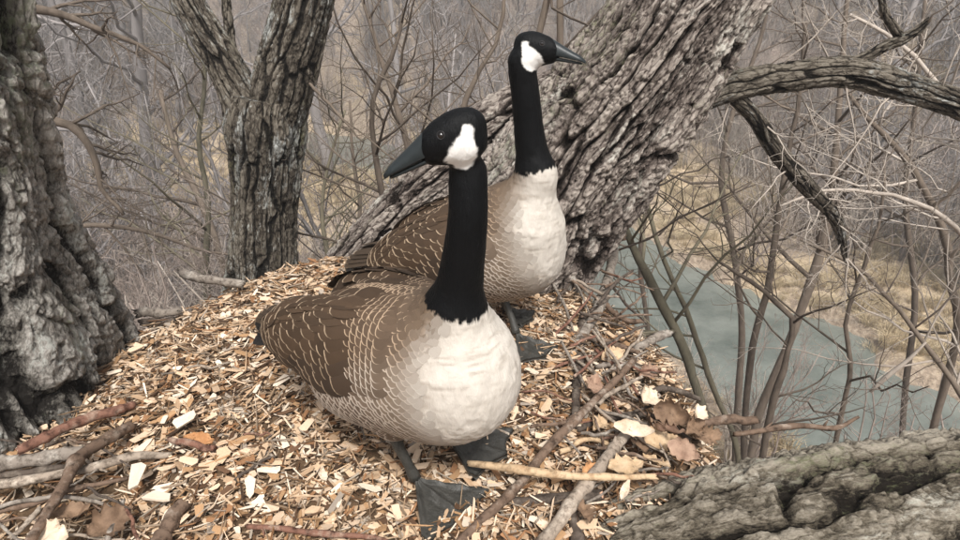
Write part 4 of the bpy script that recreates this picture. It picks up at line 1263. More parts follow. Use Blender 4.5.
mt = Mat("bill_horn", 0.36, 0.35)
co = mt.coords()
nn = mt.noise(co, 90, 4)
M_BILL = mt.out(mt.mix(nn, (0.009, 0.012, 0.013), (0.024, 0.030, 0.031)), mt.bump(mt.noise(co, 300, 2), 0.2, 0.0008))
mt = Mat("nostril_dark", 0.7, 0.1); M_NOSTRIL = mt.out((0.004, 0.004, 0.004))
mt = Mat("eye_dark", 0.06, 0.8); M_EYE = mt.out((0.006, 0.004, 0.003))
mt = Mat("eyelid_skin", 0.5, 0.4); M_LID = mt.out((0.013, 0.012, 0.012))
mt = Mat("web_skin", 0.5, 0.45)
co = mt.coords()
vo = mt.n("ShaderNodeTexVoronoi"); mt.put(vo.inputs["Vector"], co); vo.inputs["Scale"].default_value = 260
nn = mt.noise(co, 40, 4)
M_WEB = mt.out(mt.mix(nn, (0.020, 0.020, 0.017), (0.062, 0.058, 0.050)), mt.bump(mt.noise(co, 55, 4), 0.5, 0.004, mt.bump(vo.outputs[0], 0.5, 0.0015)),
               mt.math('MULTIPLY_ADD', nn, 0.3, 0.4))


def sd_ell(P, c, r, pitch=0.0, yaw=0.0):
    Q = [P[0] - c[0], P[1] - c[1], P[2] - c[2]]
    if yaw:
        cy, sy = math.cos(yaw), math.sin(yaw)
        Q = [Q[0] * cy + Q[1] * sy, -Q[0] * sy + Q[1] * cy, Q[2]]
    if pitch:
        cp, sp = math.cos(pitch), math.sin(pitch)
        Q = [Q[0] * cp + Q[2] * sp, Q[1], -Q[0] * sp + Q[2] * cp]
    k0 = np.sqrt((Q[0] / r[0])**2 + (Q[1] / r[1])**2 + (Q[2] / r[2])**2)
    k1 = np.sqrt((Q[0] / r[0]**2)**2 + (Q[1] / r[1]**2)**2 + (Q[2] / r[2]**2)**2)
    return k0 * (k0 - 1) / np.maximum(k1, 1e-6)


def sd_cone(P, a, b, ra, rb):
    ab = np.subtract(b, a); L = float(np.dot(ab, ab))
    q = [P[i] - a[i] for i in range(3)]
    t = np.clip((q[0] * ab[0] + q[1] * ab[1] + q[2] * ab[2]) / L, 0, 1)
    return np.sqrt((q[0] - t * ab[0])**2 + (q[1] - t * ab[1])**2 + (q[2] - t * ab[2])**2) - (ra + (rb - ra) * t)


def smin(a, b, k):
    h = np.clip(0.5 + 0.5 * (b - a) / k, 0, 1)
    return b * (1 - h) + a * h - k * h * (1 - h)


def surface_nets(F, xs, ys, zs):
    nx, ny, nz = F.shape
    S = F < 0
    cs = np.zeros((nx - 1, ny - 1, nz - 1), dtype=np.int8)
    for a in (0, 1):
        for b in (0, 1):
            for c in (0, 1):
                cs += S[a:nx - 1 + a, b:ny - 1 + b, c:nz - 1 + c]
    act = (cs > 0) & (cs < 8)
    I, J, K = np.nonzero(act)
    idx = -np.ones(act.shape, dtype=np.int64)
    idx[I, J, K] = np.arange(len(I))
    acc = np.zeros((len(I), 3)); cnt = np.zeros(len(I))
    corners = [(a, b, c) for a in (0, 1) for b in (0, 1) for c in (0, 1)]
    X = [xs, ys, zs]
    for p in corners:
        for ax in range(3):
            if p[ax] == 1: continue
            q = list(p); q[ax] = 1
            f0 = F[I + p[0], J + p[1], K + p[2]]; f1 = F[I + q[0], J + q[1], K + q[2]]
            m = (f0 < 0) != (f1 < 0)
            t = np.where(m, f0 / np.where(m, f0 - f1, 1), 0)
            pos = np.stack([xs[I + p[0]], ys[J + p[1]], zs[K + p[2]]], 1).astype(float)
            e = [I, J, K][ax]
            pos[:, ax] += t * (X[ax][e + 1] - X[ax][e])
            acc += pos * m[:, None]; cnt += m
    V = acc / np.maximum(cnt, 1)[:, None]
    quads = []
    for ax in range(3):
        sl0 = [slice(1, -1)] * 3; sl1 = [slice(1, -1)] * 3
        sl0[ax] = slice(0, -1); sl1[ax] = slice(1, None)
        s0, s1 = S[tuple(sl0)], S[tuple(sl1)]
        i, j, k = np.nonzero(s0 != s1)
        inside = s0[i, j, k]
        off = [1, 1, 1]; off[ax] = 0
        i, j, k = i + off[0], j + off[1], k + off[2]
        a1, a2 = (ax + 1) % 3, (ax + 2) % 3
        def cell(d1, d2):
            c = [i.copy(), j.copy(), k.copy()]
            c[a1] = c[a1] - d1; c[a2] = c[a2] - d2
            return idx[c[0], c[1], c[2]]
        q = np.stack([cell(1, 1), cell(0, 1), cell(0, 0), cell(1, 0)], 1)
        q[~inside] = q[~inside][:, ::-1]
        quads.append(q)
    Q = np.concatenate(quads)
    return V, Q[(Q >= 0).all(1)]


CREAM = np.array([0.55, 0.505, 0.445])
BLACK = np.array([0.0035, 0.0038, 0.0042])
WHITE = np.array([0.80, 0.78, 0.74])


class Goose:
    def __init__(self, origin, psi, neck_world, neck_r, head_world, head_dir, feet, label, pitch, zs=0.03, rise=0.0, root_r=0.066, low=0.0):
        self.low = low
        self.rise = rise; self.root_r = root_r
        self.o = np.array(origin, float); self.psi = psi
        self.label = label
        self.neck = [self.loc(p) for p in neck_world]
        self.neck_r = neck_r
        self.hc = self.loc(head_world)
        d = self.vec(np.array(head_dir, float)); d /= np.linalg.norm(d)
        up = np.array([0, 0, 1.0]); side = np.cross(up, d); side /= np.linalg.norm(side)
        self.H = np.stack([d, side, np.cross(d, side)])      # rows: forward, left, up of the head
        self.pitch = pitch
        self.feet = feet
        self.c0 = np.array([-0.02, 0, 0.335])
        self.drop = zs
        self.root = empty("goose", tuple(self.o), psi)
        tag(self.root, label, "goose", "pair of geese standing on the nest")
        self.make()

    def loc(self, w):
        d = np.asarray(w, float) - self.o
        c, s = math.cos(self.psi), math.sin(self.psi)
        return np.array([d[0] * c + d[1] * s, -d[0] * s + d[1] * c, d[2]])

    def vec(self, d):
        c, s = math.cos(self.psi), math.sin(self.psi)
        return np.array([d[0] * c + d[1] * s, -d[0] * s + d[1] * c, d[2]])

    def tilt(self, p):
        """a point given for a level body, turned with the body's pitch"""
        p = np.asarray(p, float) - self.c0
        c, s = math.cos(self.pitch), math.sin(self.pitch)
        return np.stack([p[..., 0] * c - p[..., 2] * s, p[..., 1], p[..., 0] * s + p[..., 2] * c], -1) + self.c0 - np.array([0, 0, self.drop])

    def body_sdf(self, P):
        t = self.tilt; pt = self.pitch
        d = sd_ell(P, t((-0.035, 0, 0.308)), (0.212, 0.138, 0.146), pt)
        d = smin(d, sd_ell(P, t((0.105 - self.low, 0, 0.304 + self.rise - self.low)), (0.130, 0.120, 0.137 + self.rise * 0.6 + self.low), pt), 0.06)
        d = smin(d, sd_cone(P, t((-0.12, 0, 0.300)), t((-0.300, 0, 0.322)), 0.106, 0.036), 0.06)
        for s in (-1, 1):
            d = smin(d, sd_ell(P, t((-0.08, s * 0.078, 0.368)), (0.195, 0.052, 0.082), pt - 0.02, s * -0.10), 0.02)
        return d

    def full_sdf(self, P):
        d = self.body_sdf(P)
        nk = self.neck; r = self.neck_r
        root = self.tilt((0.10, 0, 0.37 + self.rise + 5.5 * self.low))
        if self.low:
            root = nk[0] + np.array([-0.028, -nk[0][1] * 0.45, -0.105])
        d = smin(d, sd_cone(P, root, nk[0], self.root_r, r[0]), 0.05)
        C = resample(np.column_stack([np.array(nk), r]), 15)
        n = None
        for i in range(14):
            s_ = sd_cone(P, C[i, :3], C[i + 1, :3], C[i, 3], C[i + 1, 3])
            n = s_ if n is None else smin(n, s_, 0.004)
        # head, in its own frame
        q = [P[i] - self.hc[i] for i in range(3)]
        h = [self.H[a][0] * q[0] + self.H[a][1] * q[1] + self.H[a][2] * q[2] for a in range(3)]
        hd = sd_ell(h, (-0.003, 0, 0.005), (0.047, 0.0285, 0.0325), -0.16)
        hd = smin(hd, sd_ell(h, (0.030, 0, -0.004), (0.029, 0.021, 0.024), -0.25), 0.022)
        hd = smin(hd, sd_ell(h, (-0.008, 0, -0.016), (0.034, 0.029, 0.026)), 0.015)
        n = smin(n, hd, 0.016)
        d = smin(d, n, 0.035)
        for s, leg in zip((-1, 1), self.legs_loc):
            top = leg[0]
            d = smin(d, sd_cone(P, (top[0] * 0.5 - 0.01, s * 0.062, 0.27), (top[0], top[1], top[2] + 0.035), 0.052, 0.018), 0.035)
        return d

    def grad(self, P, f):
        e = 0.002
        P = np.asarray(P, float)
        g = np.zeros_like(P)
        for a in range(3):
            o = np.zeros(3); o[a] = e
            A, B = P + o, P - o
            g[:, a] = f([A[:, 0], A[:, 1], A[:, 2]]) - f([B[:, 0], B[:, 1], B[:, 2]])
        return nrm(g)

    def colour(self, P, N, streak=False):
        """plumage colour zones: brown above, barred grey brown flanks, cream breast, black neck"""
        x, y, z = P[:, 0], P[:, 1], P[:, 2]
        L = self.tilt_inv(P)
        lx, lz = L[:, 0], L[:, 2]
        nz = fbm(x * 40, y * 40, z * 40, 3, 3)
        front = sst(0.075, 0.175, lx + 0.010 * nz - 0.55 * np.maximum(lz - 0.37, 0))
        top = sst(0.345, 0.40, lz + 0.01 * nz + 0.10 * np.minimum(lx, 0.0))
        under = sst(0.27, 0.22, lz) * sst(-0.02, -0.16, lx)
        back = np.array([0.085, 0.050, 0.028]); flank = np.array([0.165, 0.115, 0.082]); shoulder = np.array([0.235, 0.175, 0.125])
        c = flank[None] * (1 - top[:, None]) + back[None] * top[:, None]
        sh = sst(-0.02, 0.08, lx)[:, None] * (0.35 + 0.65 * (1 - top[:, None]))
        c = c * (1 - sh) + shoulder * sh
        fr = (front * (1 - 0.0 * top))[:, None]
        c = c * (1 - fr) + CREAM * fr
        c = c * (1 - under[:, None]) + np.array([0.62, 0.58, 0.52]) * under[:, None]
        e_back = np.array([0.36, 0.26, 0.175]); e_flank = np.array([0.47, 0.40, 0.33])
        e = e_flank[None] * (1 - top[:, None]) + e_back[None] * top[:, None]
        e = e * (1 - fr) + CREAM * 0.97 * fr
        e = e * (1 - under[:, None]) + np.array([0.68, 0.64, 0.58]) * under[:, None]
        st_ = sst(0.0, 0.9, fbm(x * 24, y * 34, z * 210, 3, 55)) * sst(0.03, 0.12, lx)
        k = 1 - (st_[:, None] if streak else 0.28 * sst(0.03, 0.12, lx)[:, None]) * np.array([0.30, 0.33, 0.36]) * 0.8
        return c * k, e * k

    def dirt(self, d):
        return self.tilt(np.asarray(d, float) + self.c0) - self.tilt(self.c0)

    def tilt_inv(self, P):
        p = np.asarray(P, float) - self.c0 + np.array([0, 0, self.drop])
        c, s = math.cos(self.pitch), math.sin(self.pitch)
        return np.stack([p[..., 0] * c + p[..., 2] * s, p[..., 1], -p[..., 0] * s + p[..., 2] * c], -1) + self.c0

    def black_mask(self, P):
        nk = np.array(self.neck)
        ax = nrm(nk[1] - nk[0])
        q = P - (nk[0] + ax * 0.021)
        a = q @ ax
        rad = np.linalg.norm(q - a[:, None] * ax, axis=1)
        nz = fbm(P[:, 0] * 130, P[:, 1] * 130, P[:, 2] * 60, 3, 8)
        m = sst(-0.0015, 0.0015, a + nz * 0.0055 + 0.0025 * np.sin(np.arctan2(q[:, 1], q[:, 0]) * 21 + 3 * nz) * 1.0) * ((rad < 0.085) | (a > 0.08))
        return m

    def patch_mask(self, P):
        q = (P - self.hc) @ self.H.T
        nz = fbm(P[:, 0] * 160, P[:, 1] * 160, P[:, 2] * 160, 3, 21) * 0.0022
        # centre line from behind the eye down and forward to the chin
        a = np.array([-0.020, 0.007]); b = np.array([0.000, -0.024])
        ab = b - a; L = ab @ ab
        p = np.stack([q[:, 0], q[:, 2]], 1) - a
        t = np.clip((p @ ab) / L, 0, 1)
        d = np.linalg.norm(p - t[:, None] * ab, axis=1)
        w = 0.0092 + 0.0120 * sst(0, 0.9, t)
        d1 = d - w
        c1 = np.array([-0.004, -0.023]); e1 = np.array([0.019, -0.024]) - c1
        p2 = np.stack([q[:, 0], q[:, 2]], 1) - c1
        t2 = np.clip((p2 @ e1) / (e1 @ e1), 0, 1)
        d2 = np.linalg.norm(p2 - t2[:, None] * e1, axis=1) - (0.016 - 0.011 * t2)
        m = sst(0.0022, -0.0022, smin(d1, d2, 0.008) + nz)
        m = m * (q[:, 2] < 0.028)
        return m * (np.linalg.norm(P - self.hc, axis=1) < 0.075)

    # ---------------------------------------------------------------- feathers
    def feathers(self, mb, base, nrmv, dirv, Ln, W, c, e, ew, lift0=0.0012, lift1=0.005, cols=5, objs=None, curl=0.11, objmat=None, objparent=None):
        vs = np.array([0.0, 0.28, 0.55, 0.75, 0.88, 0.95, 0.985, 1.0])
        us = np.linspace(-1, 1, cols)
        wv = np.where(vs < 0.55, 0.55 + 0.45 * np.sin(vs / 0.55 * math.pi / 2), np.maximum(0, 1 - np.maximum(0, (vs - 0.55) / 0.45)**2.7)**(1 / 2.7))
        nv, nu = len(vs), cols
        i, j = np.meshgrid(np.arange(nv - 1), np.arange(nu - 1), indexing='ij')
        Q = np.stack([i * nu + j, i * nu + j + 1, (i + 1) * nu + j + 1, (i + 1) * nu + j], -1).reshape(-1, 4)
        U = us[None, :] * wv[:, None]; V = np.repeat(vs[:, None], nu, 1)
        n = len(base)
        dirv = nrm(dirv - nrmv * np.sum(dirv * nrmv, 1, keepdims=True))
        cr = np.cross(nrmv, dirv)
        Ln = np.broadcast_to(Ln, (n,)); W = np.broadcast_to(W, (n,)); ew = np.broadcast_to(ew, (n,))
        X = base[:, None, None, :] + dirv[:, None, None, :] * ((V[None] - 0.35) * Ln[:, None, None])[..., None] \
            + cr[:, None, None, :] * (U[None] * W[:, None, None])[..., None] \
            + nrmv[:, None, None, :] * (np.reshape(lift0, (-1, 1, 1)) + V[None] * np.reshape(lift1, (-1, 1, 1)) - (U[None] * W[:, None, None])**2 / (2 * curl)
                                        - (np.maximum(V[None] - 0.35, 0) * Ln[:, None, None])**2 / (2 * 0.30))[..., None]
        uva = np.stack([U * 0.5 + 0.5, V, np.zeros_like(U), np.ones_like(U)], -1).reshape(-1, 4)
        if objs is None:
            X = X.reshape(-1, 3)
            offs = (np.arange(n) * nv * nu)[:, None, None]
            uv = np.tile(uva, (n, 1)); uv[:, 2] = np.repeat(ew, nv * nu)
            mb.add(X, (Q[None] + offs).reshape(-1, 4), None, Col=np.repeat(c, nv * nu, 0), Edge=np.repeat(e, nv * nu, 0), UVa=uv)
        else:
            for k in range(n):
                m1 = MB(); uv = uva.copy(); uv[:, 2] = ew[k]
                m1.add(X[k].reshape(-1, 3), Q, None, Col=c[k], Edge=e[k], UVa=uv)
                m1.build(objs, M_FEATHER, objparent)

    def cast(self, O, D, f, rmax=0.2):
        lo = np.zeros(len(O)); hi = np.full(len(O), rmax)
        for _ in range(22):
            m = (lo + hi) / 2
            X = O + D * m[:, None]
            ins = f([X[:, 0], X[:, 1], X[:, 2]]) < 0
            lo = np.where(ins, m, lo); hi = np.where(ins, hi, m)
        return O + D * lo[:, None]

    def make(self):
        rg = np.random.default_rng(int(abs(self.psi) * 1000) + 3)
        self.legs_loc = [[self.loc(p) for p in leg] for leg in self.feet]
        hx, hy, hz = self.hc
        def axis(lo, hi, c, step, fine, rad):
            out = [lo]
            while out[-1] < hi:
                out.append(out[-1] + (fine if abs(out[-1] - c) < rad else step))
            return np.array(out)
        xs = axis(-0.40, max(0.30, hx + 0.1), hx, 0.0055, 0.0022, 0.062)
        ys = axis(min(-0.17, hy - 0.09), max(0.17, hy + 0.09), hy, 0.0055, 0.0022, 0.062)
        zs = axis(0.05, hz + 0.06, hz, 0.0055, 0.0022, 0.062)
        G = np.meshgrid(xs.astype(np.float32), ys.astype(np.float32), zs.astype(np.float32), indexing='ij')
        F = self.full_sdf(G)
        V, Q = surface_nets(F, xs, ys, zs)
        N = self.grad(V, self.full_sdf)
        c, e = self.colour(V, N, True)
        avg = c * 0.75 + e * 0.25

        bm_ = self.black_mask(V)[:, None]
        col = avg * (1 - bm_) + BLACK * bm_
        hp = self.patch_mask(V)[:, None]
        col = col * (1 - hp) + WHITE * hp
        # slight glossy green on the crown, brown at the bill base
        # fluff the outline
        isneck = bm_[:, 0]
        V = V + N * (0.0008 * fbm(V[:, 0] * 26, V[:, 1] * 26, V[:, 2] * 26, 2, 71) * (1 - bm_[:, 0]))[:, None]
        disp = fbm(V[:, 0] * 90, V[:, 1] * 90, V[:, 2] * 60, 3, 31) * (0.0007 + 0.0008 * (1 - isneck))
        V = V + N * disp[:, None]
        mb = MB(); mb.add(V, Q, None, Col=col)
        self.body = mb.build("body", M_PLUMAGE, self.root)

        f = self.full_sdf
        # --- feather tracts by rays out of the body's axis
        def tract(stations, du):
            Os, Ds, st = [], [], []
            for k, (ox, al) in enumerate(stations):
                o = self.tilt((ox, 0, 0.335 - 0.03 * sst(0.0, 0.10, ox)))
                rad = 0.12 * max(math.sin(al), 0.02)
                n = max(3, int(2 * math.pi * rad / du))
                ph = (np.arange(n) + (0.5 if k % 2 else 0) + rg.uniform(-0.18, 0.18, n)) * 2 * math.pi / n
                d = np.stack([np.full(n, math.cos(al)), np.sin(ph) * math.sin(al), np.cos(ph) * math.sin(al)], 1)
                d = self.dirt(d)
                Os.append(np.tile(o, (n, 1))); Ds.append(d); st.append(np.full(n, k))
            return np.concatenate(Os), nrm(np.concatenate(Ds)), np.concatenate(st)

        stations = []
        x = -0.30
        while x < 0.10:
            stations.append((x, math.pi / 2)); x += 0.0088 * rg.uniform(0.95, 1.05)
        al = math.pi / 2
        while al > 0.03:
            al -= 0.062
            stations.append((0.10, al))
        O, D, st = tract(stations, 0.0165)
        Pt = self.cast(O, D, self.body_sdf)
        # climb onto the neck base skin where it bulges past the body
        for _ in range(6):
            fv = f([Pt[:, 0], Pt[:, 1], Pt[:, 2]])
            Pt = Pt - self.grad(Pt, f) * fv[:, None]
        Nn = self.grad(Pt, f)
        L = self.tilt_inv(Pt)
        black = self.black_mask(Pt)
        lx, ly, lz = L[:, 0], L[:, 1], L[:, 2]
        onwing = (lx < 0.045) & (lx > -0.30) & (lz > 0.338 + 0.04 * np.maximum(0, -0.05 - lx) - 0.10 * np.maximum(0, lx)) & (np.abs(ly) > 0.018)
        fr0 = sst(0.075, 0.175, lx - 0.55 * np.maximum(lz - 0.37, 0))
        keep = (black < 0.3) & (~onwing) & (fr0 < 0.45 + 0.45 * rg.uniform(0, 1, len(fr0)))
        Pt, Nn, L, st = Pt[keep], Nn[keep], L[keep], st[keep]
        lx, lz = L[:, 0], L[:, 2]
        c, e = self.colour(Pt, Nn)
        front = sst(0.05, 0.16, lx)
        # each feather's own tone
        tone = 1 + rg.uniform(-0.18, 0.15, len(Pt))[:, None] * (1 - 0.95 * sst(0.0, 0.5, front)[:, None])
        c = c * tone
        # breast feathers: faint grey brown bases, stronger in loose bars
        bar = sst(-0.1, 0.7, fbm(Pt[:, 0] * 22, Pt[:, 1] * 22, Pt[:, 2] * 75, 3, 55))[:, None] * front[:, None]
        c2 = c * 0.75 + e * 0.25
        k_ = sst(0.25, 0.8, front)[:, None]
        c = c * (1 - k_) + c2 * k_; e = e * (1 - k_) + c2 * k_
        dirv = self.dirt([-1.0, 0, -0.30])
        dirv = np.tile(dirv, (len(Pt), 1)); dirv[:, 2] -= 1.3 * front
        dirv += rg.normal(0, 0.10, dirv.shape)
        W = 0.0135 - 0.0040 * front
        Ln = 0.030 - 0.008 * front
        mb = MB()
        self.feathers(mb, Pt, Nn, dirv, Ln * rg.uniform(0.9, 1.1, len(Pt)), W * rg.uniform(0.9, 1.15, len(Pt)), c, e,
                      0.30 - 0.15 * front, 0.0009 - 0.0006 * front, 0.0034 - 0.0028 * front, 5)
        o = mb.build("body_feathers", M_FEATHER, self.root); o["kind"] = "stuff"

        # --- wings
        for s in (-1, 1):
            mbw = MB()
            # lesser coverts: small, joined
            O, D = [], []
            for k in range(8):
                xx = 0.062 - k * 0.0125
                n = 13
                ph = np.radians(np.linspace(18, 92, n) + (2.6 if k % 2 else 0) + rg.uniform(-1.2, 1.2, n))
                o_ = self.tilt((xx, 0, 0.335))
                d = np.stack([np.zeros(n), s * np.sin(ph), np.cos(ph)], 1)
                O.append(np.tile(o_, (n, 1))); D.append(self.dirt(d))
            O, D = np.concatenate(O), nrm(np.concatenate(D))
            X = self.cast(O, D, self.body_sdf); Nx = self.grad(X, self.body_sdf)
            c, e = self.colour(X, Nx)
            c = c * 0.55 + np.array([0.085, 0.053, 0.032]) * 0.45
            dv = np.tile(self.dirt([-1.0, 0, -0.22]), (len(X), 1)) + rg.normal(0, 0.07, (len(X), 3))
            self.feathers(mbw, X, Nx, dv, 0.036, 0.0155, c * rg.uniform(0.85, 1.15, len(X))[:, None], e, 0.17, 0.0026, 0.004)
            wing = mbw.build("wing", M_FEATHER, self.root)
            # median and greater coverts, scapulars: broad, each one an object
            for k in range(12):
                xx = -0.022 - k * 0.0195
                n = 8 if k < 8 else 6
                lo, hi = (18, 90) if k < 7 else (22, 88 - (k - 7) * 5)
                ph = np.radians(np.linspace(lo, hi, n) + (4.5 if k % 2 else 0) + rg.uniform(-1.5, 1.5, n))
                o_ = self.tilt((xx, 0, 0.335))
                xj = rg.uniform(-0.005, 0.005, n)
                O = np.tile(o_, (n, 1)); O[:, 0] += xj
                d = np.stack([np.zeros(n), s * np.sin(ph), np.cos(ph)], 1)
                D = nrm(self.dirt(d))
                X = self.cast(O, D, self.body_sdf); Nx = self.grad(X, self.body_sdf)
                low = (np.degrees(ph) > 78)[:, None]
                base = np.where(low, np.array([0.058, 0.036, 0.022]), np.array([0.072, 0.043, 0.024])) * rg.uniform(0.75, 1.2, n)[:, None]
                ed = np.tile(np.array([0.40, 0.30, 0.205]), (n, 1)) * rg.uniform(0.75, 1.1, n)[:, None]
                conv = np.zeros((n, 3)); conv[:, 1] = -s * 0.10 * (k / 8.0)
                dv = np.tile(self.dirt([-1.0, 0, -0.13]), (n, 1)) + conv + rg.normal(0, 0.035, (n, 3))
                self.feathers(None, X, Nx, dv, 0.066 + 0.003 * k, 0.0275, base, ed, 0.125, 0.0045 - 0.0001 * k, 0.0052, 7, objs="feather", objparent=wing)
            # long tertials and primaries folded over the rump
            for j in range(9):
                a = j / 8.0
                b0 = self.tilt(np.array([-0.185 - 0.022 * a, s * (0.088 - 0.050 * a), 0.358 + 0.030 * a]))
                tip = self.tilt(np.array([-0.335 - 0.055 * math.sin(a * 2.6), s * (0.048 - 0.026 * a), 0.338 + 0.012 * a]))
                dv = (tip - b0)[None]
                Lq = float(np.linalg.norm(dv)) * 1.05
                nn_ = nrm(np.array([[0.0, s * (0.9 - 0.75 * a), 0.45 + 0.5 * a]]))
                dk = np.array([0.016, 0.013, 0.011]) if a < 0.6 else np.array([0.055, 0.036, 0.022])
                self.feathers(None, b0[None] + dv * 0.35 / 1.0, nn_, dv, Lq, 0.019, dk[None] * rg.uniform(0.8, 1.2), np.array([[0.24, 0.17, 0.11]]), 0.06,
                              0.006 + 0.001 * j, 0.001, 5, objs="feather", objparent=wing)
        # --- tail
        tb = MB()
        V_, Q_, T_ = tube([self.tilt((-0.27, 0, 0.325)), self.tilt((-0.33, 0, 0.326))], [0.030, 0.012], 12)
        tb.add(V_, Q_, T_, Col=np.array([0.6, 0.57, 0.52]), Edge=np.array([0.6, 0.57, 0.52]), UVa=np.array([0.5, 0.2, 0, 1.0]))
        tail = tb.build("tail", M_FEATHER, self.root)
        for j in range(13):
            a = (j - 6) / 6.0
            b0 = self.tilt(np.array([-0.30, 0.030 * a, 0.338 - 0.012 * abs(a)]))
            dv = self.dirt([-1.0, 0.36 * a, -0.05 - 0.05 * abs(a)])
            nn_ = nrm(np.array([[0.1, 0.35 * a, 1.0]]))
            bb = b0[None] + nrm(dv[None]) * 0.035
            self.feathers(None, bb, nn_, dv[None], 0.125 - 0.012 * abs(a), 0.0155, np.array([[0.013, 0.011, 0.011]]), np.array([[0.02, 0.018, 0.016]]), 0.05,
                          0.001 * (6 - abs(j - 6)) * 0.6, 0.0, 3, objs="feather", objparent=tail)
        self.make_head()
        self.make_legs()

    def hp(self, q):
        return self.hc + np.asarray(q, float) @ self.H

    def make_head(self):
        # upper mandible: a loft of rounded sections from the face to the nail
        def loft(stations, name, k=20):
            rows = []
            for x, w, zt, zb, sq in stations:
                a = np.arange(k) * 2 * math.pi / k
                ca, sa = np.cos(a), np.sin(a)
                y = w * np.sign(ca) * np.abs(ca)**sq
                z = np.where(sa > 0, zt * np.abs(sa)**0.9, -zb * np.abs(sa)**0.6)
                rows.append(np.stack([np.full(k, x), y, z], 1))
            return np.array(rows)
        def put(rows, name, mat, parent, dz=0.0):
            n, k, _ = rows.shape
            V = rows.reshape(-1, 3)
            V = np.vstack([V, rows[0].mean(0), rows[-1].mean(0) + [0.001, 0, 0]])
            j = np.arange(k); j2 = (j + 1) % k
            T = np.vstack([np.stack([np.full(k, n * k), j2, j], 1), np.stack([np.full(k, n * k + 1), (n - 1) * k + j, (n - 1) * k + j2], 1)])
            W = self.hc + V @ self.H
            mb = MB(); mb.add(W, ringquads(n, k)[:, ::-1], T[:, ::-1])
            return mb.build(name, mat, parent)
        up = []
        xs = np.linspace(0, 1, 15)
        for t in xs:
            x = 0.036 + 0.082 * t
            w = 0.0172 * (1 - 0.34 * t) * (1 if t < 0.86 else math.sqrt(max(0.03, 1 - ((t - 0.86) / 0.15)**2)))
            zt = 0.0265 * (1 - t)**1.10 + 0.0052
            if t > 0.9: zt *= 0.85
            zc = -0.006 - 0.011 * t - 0.003 * max(0, t - 0.85) / 0.15
            zb = 0.0035 * (1 - 0.3 * t)
            up.append((x, w, zt, zb, 0.8, zc))
        rows = loft([u[:5] for u in up], "bill")
        for i, u in enumerate(up): rows[i][:, 2] += u[5]
        bill = put(rows, "bill", M_BILL, self.root)
        lo = []
        for t in np.linspace(0, 1, 10):
            x = 0.030 + 0.080 * t
            w = 0.0130 * (1 - 0.40 * t) * (1 if t < 0.85 else math.sqrt(max(0.05, 1 - ((t - 0.85) / 0.16)**2)))
            zc = -0.0115 - 0.0095 * t
            lo.append((x, w, 0.0012, 0.0085 * (1 - 0.6 * t), 0.8, zc))
        rows = loft([u[:5] for u in lo], "lower")
        for i, u in enumerate(lo): rows[i][:, 2] += u[5] - 0.0010
        put(rows, "lower_mandible", M_BILL, bill)
        for s in (-1, 1):
            a = np.arange(10) * 2 * math.pi / 10
            c = np.array([0.058, s * 0.0108, 0.0005])
            P = np.array([[0.046 + 0.02, 0, 0]])
            mb = MB()
            # slit nostril: a slim dark ellipsoid sunk in the side of the bill
            V, Q, T = tube([c + [-0.006, 0, 0.002], c + [-0.003, s * 0.0004, 0.001], c + [0.003, s * 0.0, -0.001], c + [0.006, -s * 0.0004, -0.002]], [0.0006, 0.0021, 0.0021, 0.0006], 8)
            mb.add(self.hc + V @ self.H, Q, T)
            mb.build("nostril", M_NOSTRIL, bill)
            # eye: project on the skin of the head
            q0 = self.hp((0.015, 0, 0.012))
            dirn = (np.array([0.10, s * 1.0, 0.12]) @ self.H); dirn /= np.linalg.norm(dirn)
            X = self.cast(q0[None], dirn[None], self.full_sdf, 0.06)[0]
            Nn = self.grad(X[None], self.full_sdf)[0]
            r = 0.0056
            th = np.linspace(0, math.pi, 9)
            rows = []
            T1 = np.cross(Nn, self.H[2]); T1 /= np.linalg.norm(T1); T2 = np.cross(Nn, T1)
            for t in th[:-3]:
                rows.append([X - Nn * 0.0028 + r * (math.cos(t) * Nn + math.sin(t) * (math.cos(p) * T1 + math.sin(p) * T2)) for p in np.arange(14) * 2 * math.pi / 14])
            rows = np.array(rows)
            mb = MB(); mb.add(rows.reshape(-1, 3), ringquads(len(rows), 14))
            eye = mb.build("eye", M_EYE, self.root)
            ring = np.array([X + Nn * 0.0002 + (r * 0.98) * (math.cos(p) * T1 + math.sin(p) * T2) for p in np.arange(17) * 2 * math.pi / 16])
            V, Q, T = tube(ring, np.full(17, 0.00085), 6, False)
            mb = MB(); mb.add(V, Q); mb.build("eyelid", M_LID, eye)

